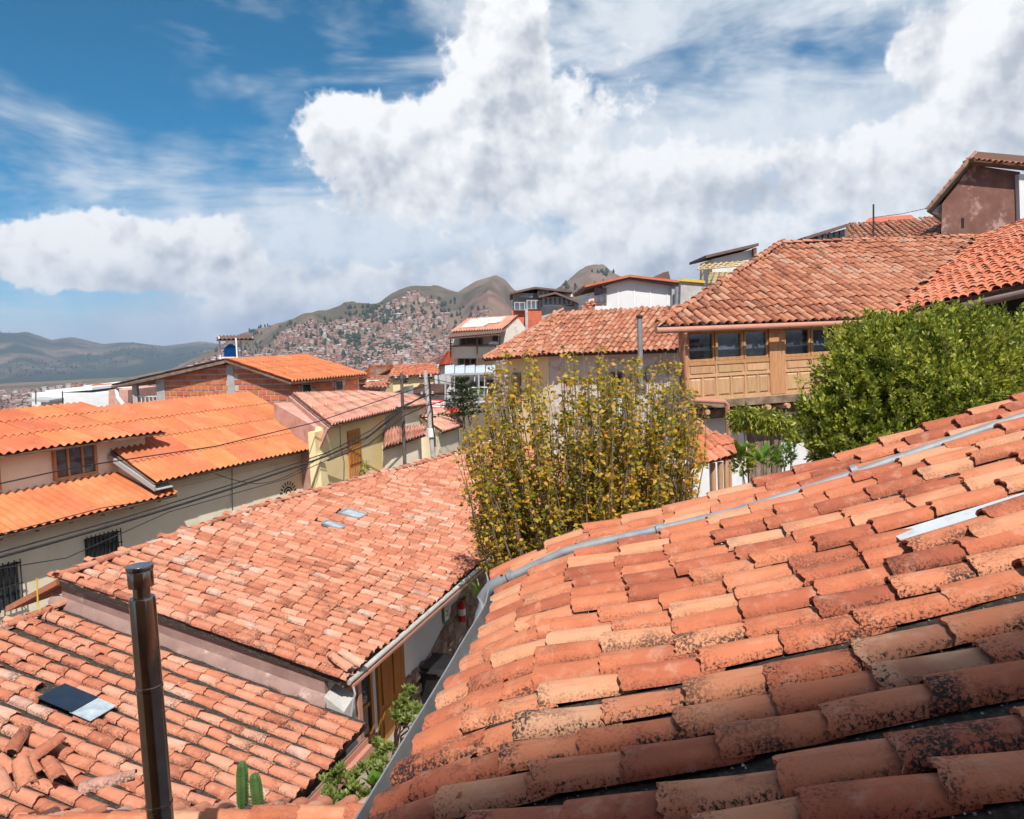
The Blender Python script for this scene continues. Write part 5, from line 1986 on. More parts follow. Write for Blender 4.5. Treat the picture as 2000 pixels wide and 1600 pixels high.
# gutter and downpipe in terracotta paint
MB().tube([FR.p(-.85, -.42, EZ - .09), FR.p(4, -.42, EZ - .105), FR.p(9.5, -.42, EZ - .11)], .07, 12).build('gutter', M_TERRA, hR, True)
for k in range(9):
    s = -.4 + k * .62
    MB().bar(FR.p(s, -.50, EZ - .16), FR.p(s, -.35, EZ + .02), .014).build('gutter_strap', M_IRON, hR)
sD, zD = FR.px(1340, 782, -.15)
s2, z2_ = FR.px(1420, 784, -.25)
MB().tube([FR.p(-.12, -.42, EZ - .16), FR.p(-.10, -.35, EZ - .30), FR.p(-.04, -.16, EZ - .50), FR.p(sD, -.15, zD + .1), FR.p(sD + .1, -.16, zD), FR.p(s2 - .08, -.25, z2_), FR.p(s2, -.25, z2_ - .08), FR.p(s2 + .02, -.25, -6.9)], .058, 10).build('downpipe', M_TERRA, hR, True)
# body
LEN = 8.6
q = MB()
q.prism([FR.p(.05, .10, -1.75), FR.p(LEN, .10, -1.75), FR.p(LEN + 1, 5.5, -1.75), FR.p(3.4, 5.5, -1.75)], (0, 0, EZ - .02 + 1.75))
q.build('upper_wall', M_WHITE, hR)
q = MB()
q.prism([FR.p(-.2, .75, -6.98), FR.p(LEN + .5, .75, -6.98), FR.p(LEN + 1, 5.5, -6.98), FR.p(3.4, 5.5, -6.98)], (0, 0, 6.98 - 1.82))
q.build('wall', M_WHITE, hR)
q = MB()
FR.box(q, -.06, LEN, -.06, .9, -1.82, -1.64)
q.build('gallery_floor', M_TIMBER, hR)
q = MB()
FR.box(q, .1, LEN, .30, .50, -2.12, -1.90)
q.build('beam', M_TIMBER, hR)
for k in range(12):
    s = 1.75 + k * .56 if k < 11 else .6
    MB().tube([FR.p(s, -.14, -1.90), FR.p(s, .75, -1.90)], .065, 10).build('joist', M_WOODP, hR, True)
# gallery: sill, rails, posts, windows, carved panels
zs = -.74                                            # sill
zt = .02
bays = [(0.16, .92), (.92, 1.72), (1.72, 2.42), (2.86, 3.66), (3.66, 4.50), (4.50, 5.26), (5.62, 6.4), (6.4, 7.2), (7.2, 7.95)]
q = MB()
FR.box(q, 0, LEN, -.05, .08, zs - .05, zs + .035)
q.build('sill', M_WOOD, hR)
q = MB()
FR.box(q, 0, LEN, -.045, .08, zt - .02, zt + .10)
q.build('head_rail', M_WOOD, hR)
q = MB()
FR.box(q, 0, LEN, -.03, .08, -1.62, -.79)
q.build('parapet', M_WOODP, hR)
for z0, z1 in ((-1.08, -1.01), (-1.64, -1.56)):
    q = MB()
    FR.box(q, 0, LEN, -.055, -.03, z0, z1)
    q.build('rail', M_WOODP, hR)
for (a0, a1) in ((0, .16), (2.42, 2.86), (5.26, 5.62), (7.95, 8.3)):
    q = MB()
    FR.box(q, a0, a1, -.065, .08, -1.60, zt - .02)
    q.build('post', M_WOOD, hR)
for i, (a0, a1) in enumerate(bays):
    framed(hR, FR, a0 + .01, a1 - .01, zs + .04, zt - .025, .06, .055 if i % 3 != 1 else .075, .08, M_WOOD, M_GLASSB if i in (1, 2, 4) else M_GLASS)
    q = MB()
    FR.box(q, a0 + .07, a1 - .07, -.050, -.03, -.98, -.83)
    q.build('panel', M_WOODP, hR)
    q = MB()
    FR.box(q, a0 - .018, a0 + .018, -.052, -.03, -1.01, -.79)
    q.build('stile', M_WOODP, hR)
    m_ = (a0 + a1) / 2
    for (b0, b1) in ((a0 + .05, m_ - .04), (m_ + .04, a1 - .05)):
        q = MB()
        q.hexa([FR.p(b0, -.03, -1.53), FR.p(b1, -.03, -1.53), FR.p(b1, -.03, -1.11), FR.p(b0, -.03, -1.11), FR.p(b0 + .035, -.055, -1.495), FR.p(b1 - .035, -.055, -1.495), FR.p(b1 - .035, -.055, -1.145), FR.p(b0 + .035, -.055, -1.145)])
        q.build('panel', M_WOODP, hR)
    for b0 in (a0, m_):
        q = MB()
        FR.box(q, b0 - .02, b0 + .02, -.050, -.03, -1.56, -1.08)
        q.build('stile', M_WOODP, hR)
# ground floor: door, lamp and vent under the gallery
ds, dz = FR.px(1458, 835, .75)
q = MB()
FR.box(q, ds, ds + 1.0, .70, .78, -6.98, dz)
door = q.build('door', M_TIMBER, hR)
for k in range(3):
    q = MB()
    FR.box(q, ds + .08 + k * .30, ds + .32 + k * .30, .68, .699, -6.9, dz - .1)
    q.build('door_panel', M_TIMBER, door)
s_, z_ = FR.px(1415, 808, .70)
q = MB()
FR.box(q, s_ - .18, s_ + .18, .72, .76, z_ - .05, z_ + .05)
q.build('vent', M_TIMBER, hR)
s_, z_ = FR.px(1389, 797, .6)
MB().lathe(FR.p(s_, .60, z_ - .1), [(.03, 0), (.09, .04), (.07, .14), (.03, .18)], 10).build('lamp', M_IRON, hR, True)

# ------------------------------------------------------------------ R2: red-tiled wing on the right
q1, q2, q3 = A3(*vb), A3(*ridB), PY(2000, 563, 16.5)
n2 = (q2 - q1).cross(q3 - q1).normalized()
n2 = n2 if n2.z > 0 else -n2
onr2 = lambda px, py: PP(px, py, q1, n2)
EL, ER = onr2(1800, 606), onr2(2090, 541)
hR2 = thing('red_roof_house', V(((EL.x + ER.x) / 2, (EL.y + ER.y) / 2 + 2, -6.98)), 'house at the right edge with a broad sloping red tile roof', 'house')
o_, e_, u_, nn_ = plane_frame(EL, ER, onr2(1960, 480))
tw = lambda p_: ((p_ - o_).dot(e_), (p_ - o_).dot(u_))
lowL = q1 + (q1 - q2) * .02
polyR2 = [tw(lowL), (0, 0), tw(ER), tw(onr2(2120, 395)), tw(onr2(2000, 432)), tw(q2)]
roofR2 = slab('roof', o_, e_, u_, nn_, polyR2, M_BED_R, hR2, .10, .06)
lay_tiles(roofR2, o_ + nn_ * .06, e_, u_, polyR2, .25, .36, MESH_R2, M_TILE_R2, barrel(.44, .235, .2, .08, .012, 6, 1, 5, rim=False)[:2], 300, 1.2, .05, 0, None, 71, .05, None, .8)
MB().tube([EL + V((0, -.1, -.14)), ER + V((0, -.1, -.14))], .07, 10).build('gutter', M_BROWNR, hR2, True)
d_ = V((e_.x, e_.y, 0)).normalized()
nb = V((-d_.y, d_.x, 0))
nb = nb if nb.y > 0 else -nb
wb0, wb1 = EL + nb * .6 + d_ * .3 + V((0, 0, -.1)), ER + nb * .6 + V((0, 0, -.1))
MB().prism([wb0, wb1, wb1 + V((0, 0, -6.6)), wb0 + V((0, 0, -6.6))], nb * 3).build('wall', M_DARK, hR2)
s0 = PY(1975, 655, 13)
MB().box(s0 + V((0, 0, -.1)), (1.2, .3, .05), (0, .5, 0), (0, 0, .12)).build('timber_ledge', M_TIMBER, hR2)
MB().box(s0 + V((.2, .1, -1.2)), (1.2, .3, 0), (0, .4, 0), (0, 0, 1.08)).build('side_wall', M_PINKW, hR2)

# ------------------------------------------------------------------ R3: hip-roofed adobe house behind the yellow tree
c0 = PY(1062, 692, 27.0)
c1 = PY(1345, 683, 24.2)
apx = PY(1082, 617, 30.0)
apr = PY(1340, 620, 27.6)
lcn = PY(944, 702, 29.5)
h3 = thing('adobe_house', V((c0.x + 1.5, c0.y + 1.5, -7)), 'old house with peeling white front and hipped clay tile roof behind the yellow tree', 'house')
o_, e_, u_, n_ = plane_frame(c0, c1, apx)
tw = lambda p_: ((p_ - o_).dot(e_), (p_ - o_).dot(u_))
pf = [(0, 0), tw(c1), tw(apr), tw(apx)]
r3 = slab('roof', o_, e_, u_, n_, pf, M_BED, h3, .1)
PR3 = barrel(.44, .165, .14, .08, .012, 6, 1, 5, rim=False)[:2]
lay_tiles(r3, o_, e_, u_, pf, .205, .34, MESH_R, M_TILE_R, PR3, 250, 1.0, .05, 0, None, 81, .04)
o_, e_, u_, n_ = plane_frame(lcn, c0, apx)
pf = [(0, 0), tw(c0), tw(apx)]
r3b = slab('hip_roof', o_, e_, u_, n_, pf, M_BED_R, h3, .1)
lay_tiles(r3b, o_, e_, u_, pf, .205, .34, MESH_R, M_TILE_R, PR3, 120, 1.2, .05, 0, None, 82, .04)
ridge_tiles(r3, c0, apx, MESH_R, .36, .04, 6)
ridge_tiles(r3, apx, apr, MESH_R, .36, .04, 7)
ridge_tiles(r3, lcn, apx, MESH_R, .36, .04, 8)
MB().prism([apx, apr, apr + V((.5, 3, -1.4)), apx + V((-.5, 3, -1.4))], (0, 0, -.08)).build('back_slope', M_TILE_R, h3)
MB().prism([apx, lcn, lcn + V((1.5, 2.5, 0)), apx + V((0, 2, -1.2))], (0, 0, -.08)).build('back_slope', M_TILE_R, h3)
F3 = Fr(c0 + V((.2, .5, 0)), math.degrees(math.atan2((c1 - c0).x, (c1 - c0).y)))
L3 = V(((c1 - c0).x, (c1 - c0).y, 0)).length
q = MB()
F3.box(q, 0, L3 + .6, 0, 3.0, -7, c0.z - .02)
q.build('wall', M_PEEL, h3)
lw = V((lcn.x + .9, lcn.y, 0)) - V((c0.x + .2, c0.y + .5, 0))
cw = V((c0.x + .2, c0.y + .5, -7))
MB().prism([cw + lw.normalized() * .02, cw + lw, cw + lw + V((1.2, 2.5, 0)), cw + V((1, 3, 0))], (0, 0, 7 + c0.z - .06)).build('side_wall', M_YELLOW, h3)
for (x0, y0, x1, y1) in ((1184, 726, 1216, 772), (1243, 728, 1262, 766)):
    sa, za = F3.px(x0, y1, 0)
    sb_, zb_ = F3.px(x1, y0, 0)
    q = MB()
    F3.box(q, sa, sb_, -.06, 0, za, zb_)
    w = q.build('window', M_TIMBER, h3)
    q = MB()
    F3.box(q, sa + .07, sb_ - .07, -.066, -.06, za + .07, zb_ - .07)
    q.build('pane', M_DARK, w)
FL = Fr(cw, math.degrees(math.atan2(lw.x, lw.y)))
if FL.n.y < 0: FL.n = -FL.n
sa, za = FL.px(1020, 790, 0)
sb_, zb_ = FL.px(1003, 728, 0)
q = MB()
FL.box(q, min(sa, sb_), max(sa, sb_), -.06, 0, za, zb_)
q.build('window', M_TIMBER, h3)
# stove pipe standing in front of that roof
pt, pb = PY(1249, 622, 24.3), PY(1252, 760, 24.3)
t = thing('vent_pipe', V((pb.x, pb.y, pb.z)), 'tall grey vent pipe with a black cap in front of the hipped roof', 'pipe')
MB().tube([pb, pt], .085, 12).build('shaft', M_GALV, t, True)
MB().lathe(pt, [(.06, 0), (.11, .02), (.11, .09), (.03, .12)], 12).build('cap', M_IRON, t, True)


# ------------------------------------------------------------------ generic helpers for the further buildings up the hill
def panel(name, pix, Y, th, mat, parent, dY=0.0):
    pts = []
    for p_ in pix:
        pts.append(PY(p_[0], p_[1], p_[2] if len(p_) > 2 else Y))
    return MB().prism(pts, (0, th, 0)).build(name, mat, parent)


def win(pix, Y, mat, parent, fmat=M_TIMBER, mull=1):
    (x0, y0, x1, y1) = pix
    o = panel('window', [(x0, y1), (x1, y1), (x1, y0), (x0, y0)], Y, .06, fmat, parent)
    mx, my = (x1 - x0) * .08 + .3, (y1 - y0) * .08 + .3
    for k in range(mull):
        a0 = x0 + mx + (x1 - x0 - mx) * k / mull
        a1 = x0 + (x1 - x0 - mx) * (k + 1) / mull
        panel('pane', [(a0, y1 - my), (a1, y1 - my), (a1, y0 + my), (a0, y0 + my)], Y - .012, .01, mat, o)
    return o


# R4 white upper house
Y4 = 34.0
h4 = thing('white_house', PY(1240, 640, Y4), 'white panelled house with wide gable eaves rising behind the hipped roof', 'house')
panel('wall', [(1148, 640), (1322, 640), (1312, 553), (1232, 543), (1186, 557), (1150, 578)], Y4, 5, M_WHITE, h4)
for k, x in enumerate((1178, 1207, 1239, 1270, 1303)):
    panel('seam', [(x - 1.1, 617), (x + 1.1, 617), (x + .9, 552), (x - .9, 552)], Y4 - .03, .028, M_WPAINT, h4)
panel('side_wall', [(1312, 640), (1326, 640), (1326, 552), (1312, 552)], Y4 - .2, 4, M_GREY, h4)
win((1161, 562, 1185, 594), Y4 - .06, M_GLASSB, h4, M_TIMBER, 2)


def verge(parent, pts, Y, dep, mat, th=.10, name='roof', dx=0.0):
    mb = MB()
    for a_, b_ in zip(pts, pts[1:]):
        p_, q_ = PY(a_[0], a_[1], Y), PY(b_[0], b_[1], Y)
        mb.prism([p_, q_, q_ + V((0, 0, th)), p_ + V((0, 0, th))], (dx, dep, 0))
    return mb.build(name, mat, parent)


verge(h4, [(1144, 565), (1230, 545), (1330, 560)], Y4 - .30, 6.0, M_BROWNR, .13)
verge(h4, [(1142, 561.5), (1230, 541), (1333, 553)], Y4 - .40, 6.2, M_TILE_R2, .10, 'roof_edge')
panel('rear_roof', [(1268, 545), (1310, 548), (1306, 530), (1296, 532)], Y4 + 5, 2.5, M_BROWNR, h4)
MB().tube([PY(1322, 560, Y4 - .5), PY(1322, 600, Y4 - .5)], .10, 8).build('downpipe', M_GALV, h4, True)
q4 = (PY(1118, 622, 32), PY(1160, 612, 32), PY(1162, 588, 34), PY(1150, 590, 34))
town_house('white_house', 'low tile lean-to against the left of the white panelled house', q4, -3, M_WHITE, 'tile', M_TILE_R2, 14, inset=.1, back=False)
h4b = thing('concrete_wall', PY(1350, 600, 31), 'grey block wall with mossy top right of the white panelled house', 'wall')
panel('wall', [(1328, 612), (1378, 600), (1376, 552), (1330, 548)], 31, .4, M_CONC, h4b)
panel('coping', [(1328, 549), (1378, 553), (1376, 548), (1332, 544)], 30.9, .6, M_YPIPE, h4b)

# R5 grey glazed block
Y5 = 47.0
h5 = thing('glazed_block', PY(1075, 650, Y5), 'grey stepped building with glazed galleries and flat metal roofs', 'house')
panel('wall', [(1057, 650), (1120, 650), (1120, 598), (1057, 599)], Y5, 6, M_CONC, h5)
panel('brick_wall', [(1000, 650), (1058, 650), (1058, 604), (1000, 606)], Y5 + .2, 6, M_BRICK, h5)
panel('upper_wall', [(1002, 606), (1060, 606), (1060, 572), (1002, 574)], Y5 + .6, 5, M_GREY, h5)
panel('gable', [(1072, 585), (1118, 592), (1118, 572), (1090, 566), (1072, 568)], Y5 + 1.5, 5, M_WHITE, h5)
panel('side_wall', [(1120, 630), (1148, 618), (1148, 596), (1120, 588)], Y5 + .3, 5, M_WHITE, h5)
verge(h5, [(996, 575), (1045, 564), (1120, 572)], Y5 - .4, 7, M_BROWNR, .12)
verge(h5, [(1052, 582), (1085, 574), (1148, 600)], Y5 - .8, 5, M_BROWNR, .12)
for (x0, y0, x1, y1, mu) in ((1004, 590, 1026, 606, 2), (1028, 586, 1056, 604, 3), (1059, 580, 1118, 596, 6), (1018, 573, 1040, 581, 2), (1050, 568, 1072, 577, 2)):
    win((x0, y0, x1, y1), Y5 - .1, M_GLASSB, h5, M_GREY, mu)
MB().bar(PY(1105, 555, Y5), PY(1105, 575, Y5), .05).build('aerial', M_IRON, h5)
panel('brick_pier', [(1026, 650), (1058, 650), (1058, 607), (1026, 607)], Y5 - .3, .6, M_BRICK, h5)
panel('pillar', [(1026, 650), (1031, 650), (1031, 604), (1026, 604)], Y5 - .5, .4, M_CONC, h5)

# R6 balconied house with white roof patch
Y6 = 41.0
h6 = thing('balcony_house', PY(930, 760, Y6), 'tan house with two wooden balconies and a white patch on its red roof', 'house')
panel('wall', [(885, 770), (966, 770), (966, 650), (885, 655)], Y6, 5, M_CREAM, h6)
panel('gable', [(972, 700), (1026, 700), (1026, 640), (1012, 622), (976, 655)], Y6 - .1, 5, M_PEEL, h6)
c = (PY(882, 650, Y6 - 1), PY(982, 645, Y6 - 1), PY(1012, 618, Y6 + 3), PY(915, 624, Y6 + 3))
r_ = board_roof('roof', *c, h6)
corrugated(r_, *c, 20, 4, 2, M_PINKSHEET, .05)
n_ = (c[1] - c[0]).cross(c[3] - c[0]).normalized()
n_ = n_ if n_.z > 0 else -n_
at6 = lambda u, v: (c[0] * (1 - u) + c[1] * u) * (1 - v) + (c[3] * (1 - u) + c[2] * u) * v
MB().prism([at6(u, v) + n_ * .11 for u, v in ((.10, .18), (.55, .18), (.60, .40), (.80, .42), (.80, .86), (.12, .86))], n_ * .02).build('roof_patch', M_PEEL, h6)
c = (PY(875, 661, Y6 - 1.9), PY(980, 652, Y6 - 1.9), PY(984, 643, Y6 - .6), PY(884, 650, Y6 - .6))
r_ = board_roof('porch_roof', *c, h6, M_BROWNR)
corrugated(r_, *c, 24, 4, 1, M_BROWNR, .025)
panel('balcony', [(884, 700), (968, 700), (968, 678), (884, 676)], Y6 - .9, .9, M_CREAM, h6)
panel('rail', [(878, 678), (976, 674), (976, 671), (878, 675)], Y6 - 1.0, .12, M_BROWNR, h6)
for (x0, y0, x1, y1, mu) in ((897, 660, 943, 674, 4), (962, 655, 974, 668, 1), (894, 700, 932, 716, 3)):
    win((x0, y0, x1, y1), Y6 - .08, M_GLASS, h6, M_TIMBER, mu)
for x in (880, 932, 976):
    MB().bar(PY(x, 735, Y6 - 1.2), PY(x, 655, Y6 - 1.2), .07).build('post', M_BROWNR, h6)
for k in range(4):
    MB().lathe(PY(958 + 5 * k, 673, Y6 - 1.0), [(.06, 0), (.09, .02), (.09, .14), (.05, .16)], 8).build('flower_pot', M_WPAINT, h6, True)

# R7 polycarbonate canopy with terrace
Y7 = 37.0
h7 = thing('canopy', PY(920, 760, Y7), 'curved clear polycarbonate canopy over a terrace', 'canopy')
pts = []
K7 = 5
for k in range(K7):
    u0, u1 = k / K7, (k + 1) / K7
    x0, x1 = 868 + 100 * u0, 868 + 100 * u1
    mb = MB()
    for j in range(5):
        t0, t1 = j / 5, (j + 1) / 5
        f = lambda t_: (math.sin(t_ * math.pi * .5) * 16, t_ * 1.6)
        (h0, y0), (h1, y1) = f(t0), f(t1)
        mb.prism([PY(x0 + 1, 731 - h0, Y7 + y0), PY(x1 - .6, 729 - h0, Y7 + y0), PY(x1 - .6, 729 - h1, Y7 + y1), PY(x0 + 1, 731 - h1, Y7 + y1)], (0, 0, .02))
    mb.build('sheet', M_POLY, h7)
MB().bar(PY(867, 732, Y7), PY(968, 729, Y7), .09).build('beam', M_GREY, h7)
for x in (870, 905, 935, 966):
    MB().bar(PY(x, 800, Y7), PY(x, 730, Y7), .08).build('post', M_GREY, h7)
panel('wall', [(880, 775), (968, 775), (968, 736), (880, 738)], Y7 + 1.6, .3, M_WHITE, h7)
for (x0, y0, x1, y1) in ((919, 744, 930, 762), (950, 740, 966, 768), (935, 744, 946, 760)):
    win((x0, y0, x1, y1), Y7 + 1.5, M_GLASS, h7, M_GREY, 1)
for k in range(5):
    MB().bar(PY(880 + k * 18, 775, Y7 - .3), PY(880 + k * 18, 758, Y7 - .3), .05).build('railing_post', M_WPAINT, h7)
MB().bar(PY(878, 758, Y7 - .3), PY(968, 756, Y7 - .3), .05).build('handrail', M_WPAINT, h7)

# R8 brown adobe gable at the upper right
Y8 = 33.0
h8 = thing('adobe_gable_house', PY(1915, 480, Y8), 'tall brown adobe gable with tiled eaves at the upper right', 'house')
MB().prism([PY(x, y, Y8) for x, y in ((1838, 480), (1994, 480), (1992, 336), (1898, 322), (1840, 398))], (4.2, 6, 0)).build('gable_wall', M_ADOBE, h8)
MB().prism([PY(x, y, Y8 + .3) for x, y in ((1818, 416), (1840, 420), (1840, 398), (1818, 410))], (3.4, 5, 0)).build('eave_block', M_WHITE, h8)
panel('white_wall', [(1994, 480), (2080, 480), (2080, 345), (1990, 340)], Y8 - .25, 6, M_WHITE, h8)
panel('slit', [(1878, 445), (1883, 445), (1883, 426), (1878, 426)], Y8 - .02, .018, M_DARK, h8)
verge(h8, [(1810, 414), (1894, 316)], Y8 - .5, 6, M_TIMBER, .13, 'verge', 4.6)
verge(h8, [(1894, 316), (2090, 336)], Y8 - .5, .5, M_TIMBER, .13, 'eave_board')
cA, cB = PY(1894, 312, Y8 - .6), PY(2090, 330, Y8 - .6)
r8 = MB().prism([cA, cB, cB + V((3.4, 5, 1.4)), cA + V((3.4, 5, 1.4))], (0, 0, -.07)).build('roof', M_BED_R, h8)
o_, e_, u_, n_ = plane_frame(cA, cB, cA + V((0, 5, 1.4)))
lay_tiles(r8, o_, e_, u_, [(0, 0), (4.4, 0), (7.4, 4.6), (3.0, 4.6)], .24, .38, MESH_R, M_TILE_R, FAR_PROTO, 120, 1.2, .05, .01, None, 91, .05)
ridge_tiles(r8, PY(1810, 411, Y8 - .4), PY(1894, 312, Y8 - .4), MESH_R, .38, .03, 3)

# R9 roofs behind the gallery house
c = (PY(1660, 482, 35), PY(1850, 474, 34), PY(1842, 428, 40), PY(1652, 440, 40))
town_house('hill_house', 'tile roof rising behind the ridge of the gallery house, left of the adobe gable', c, -2, M_ADOBE, 'tile', M_TILE_R, 15, back=False)
h9 = thing('hill_house', PY(1620, 480, 36), 'dark glazed attic front peeping over the ridge of the gallery house', 'house')
panel('wall', [(1585, 485), (1658, 485), (1656, 446), (1590, 464)], 36, 3, M_TIMBER, h9)
verge(h9, [(1574, 468), (1658, 442)], 35.6, 4, M_BROWNR, .14)
for k in range(5):
    x = 1596 + k * 11
    win((x, 459 - k * 2.2, x + 9.5, 471), 35.9, M_GLASSB, h9, M_TIMBER, 1)
h9b = thing('hill_house', PY(1760, 440, 45), 'distant rusty metal roof just above the tile roof on the hill', 'house')
panel('wall', [(1700, 446), (1800, 446), (1800, 430), (1700, 432)], 45, 3, M_WHITE, h9b)
MB().prism([PY(1688, 437, 44), PY(1790, 431, 44), PY(1780, 422, 47), PY(1698, 428, 47)], (0, 0, .08)).build('roof', M_REDSHEET, h9b)
c = (PY(1775, 470, 33.4), PY(1840, 458, 33), PY(1842, 436, 36), PY(1800, 450, 36))
town_house('hill_house', 'small tile roof touching the left foot of the adobe gable', c, -2, M_ADOBE, 'tile', M_TILE_R, 16, inset=.1, back=False)
t = MB().bar(PY(1706, 478, 30), PY(1706, 399, 30), .05)
tag(t.build('aerial_mast', M_IRON), 'thin aerial mast standing above the ridge of the gallery house', 'mast')
tag(MB().tube([PY(1706, 425, 30), PY(1760, 418, 31), PY(1815, 406, 32.4)], .012, 5).build('overhead_wire', M_CABLE), 'thin wire from the aerial mast to the adobe gable', 'cable')

# R10 shack and bamboo pergola
Y10 = 38.0
h10 = thing('roof_shack', PY(1432, 560, Y10), 'white rooftop shack with a slanting dark roof left of the hip ridge', 'shack')
panel('wall', [(1390, 560), (1478, 540), (1475, 486), (1392, 506)], Y10, 2.5, M_WHITE, h10)
verge(h10, [(1379, 504), (1482, 480)], Y10 - .4, 3.5, M_BROWNR, .13)
panel('eave_end', [(1472, 500), (1478, 500), (1478, 484), (1472, 485)], Y10 - .3, .3, M_TIMBER, h10)
t = thing('bamboo_pergola', PY(1405, 560, 36), 'bamboo pergola with a woven screen on the roof terrace', 'pergola')
for k in range(9):
    x = 1362 + k * 11
    MB().tube([PY(x, 526 - k * .8, 35.5), PY(x + 14, 515 - k * .8, 37.2)], .03, 5).build('cane', M_PARCH, t)
for k in range(3):
    MB().tube([PY(1362 + 4 * k, 527 - k * 4, 35.6 + k * .6), PY(1452 + 3 * k, 519 - k * 4, 35.6 + k * .6)], .035, 5).build('pole', M_PARCH, t)
for x in (1372, 1440):
    MB().tube([PY(x, 566, 36), PY(x, 522, 36)], .045, 6).build('post', M_PARCH, t)
for k in range(9):
    y0 = 532 + k * 3.2
    panel('screen_slat', [(1383, y0 + 2.7), (1432, y0 + 1.6), (1432, y0 - 1.0), (1383, y0)], 36.1 + .02 * (k % 2), .04, M_PARCH, t)

# small gate roof beside the yellow tree
c = (PY(1350, 908, 14.0), PY(1456, 888, 15.2), PY(1420, 850, 15.6), PY(1366, 838, 15.4))
gh = thing('gate_roof', V((c[0].x + .4, c[0].y + .6, -6.98)), 'small tiled lean-to on rough posts right of the yellow tree', 'shelter')
r_ = board_roof('roof', *c, gh, M_BED_R, .05)
o_, e_, u_, n_ = plane_frame(c[0], c[1], c[3])
lay_tiles(r_, o_, e_, u_, [((p_ - o_).dot(e_), (p_ - o_).dot(u_)) for p_ in c], .22, .34, MESH_R2, M_TILE_R2, FAR_PROTO, 60, 1.2, .05, 0, None, 95, .03)
for (x, y, Y) in ((1392, 905, 14.6), (1406, 903, 14.7), (1418, 900, 14.8)):
    q = PY(x, y, Y)
    MB().tube([V((q.x, q.y, -6.98)), q], .055, 8).build('post', M_WOODP, gh, True)
panel('fascia', [(1390, 900), (1452, 893), (1452, 886), (1400, 884)], 14.9, .04, M_WPAINT, gh)
# ------------------------------------------------------------------ vegetation
M_AUTUMN = leaf_mat('autumn_leaves', [(0, (.05, .07, .012)), (.27, (.15, .165, .02)), (.43, (.36, .31, .032)), (.60, (.62, .37, .034)), (.82, (.64, .27, .034)), (1, (.36, .12, .035))], .40, .5, 0.9)
M_GREEN = leaf_mat('green_leaves', [(0, (.028, .052, .009)), (.30, (.075, .115, .014)), (.48, (.19, .225, .024)), (.68, (.40, .40, .05)), (1, (.58, .54, .10))], .30, .42, 1.6)
M_FRESH = leaf_mat('fresh_leaves', [(0, (.04, .09, .015)), (.5, (.09, .20, .025)), (1, (.20, .36, .05))], .35, .4, 3)
M_SUCC = leaf_mat('succulent_leaves', [(0, (.07, .11, .03)), (.45, (.17, .22, .05)), (.8, (.26, .30, .09)), (1, (.22, .06, .07))], .2, .4, 6)
M_CONIFER = leaf_mat('conifer_leaves', [(0, (.012, .028, .010)), (.5, (.025, .05, .016)), (1, (.05, .08, .025))], .15, .6, 2)
M_CACT = pm('cactus_skin', [(.035, .09, .025), (.06, .13, .035), (.09, .16, .05)], 6, 5, 0.55, 0.3, 40)
rng = np.random.default_rng(3)


def leaf_cloud(name, c, d, size, mat, parent, width=.5, droop=0.0, fold=.25):
    """c: (n,3) leaf bases, d: (n,3) directions; each leaf a folded diamond of two triangles pairs"""
    n = len(c)
    d = d / np.maximum(1e-6, np.linalg.norm(d, axis=1, keepdims=True))
    r = rng.normal(size=(n, 3))
    s = np.cross(d, r)
    s /= np.maximum(1e-6, np.linalg.norm(s, axis=1, keepdims=True))
    up = np.cross(s, d)
    L = (size * rng.uniform(.65, 1.3, n))[:, None]
    p0 = c
    p2 = c + d * L
    mid = c + d * L * .45 + up * L * fold * .35
    p1 = mid + s * L * width * .5
    p3 = mid - s * L * width * .5
    v = np.stack([p0, p1, p2, p3], 1).reshape(-1, 3)
    q = np.arange(4 * n).reshape(n, 4)
    return np_mesh(name, v, q, mat, parent)


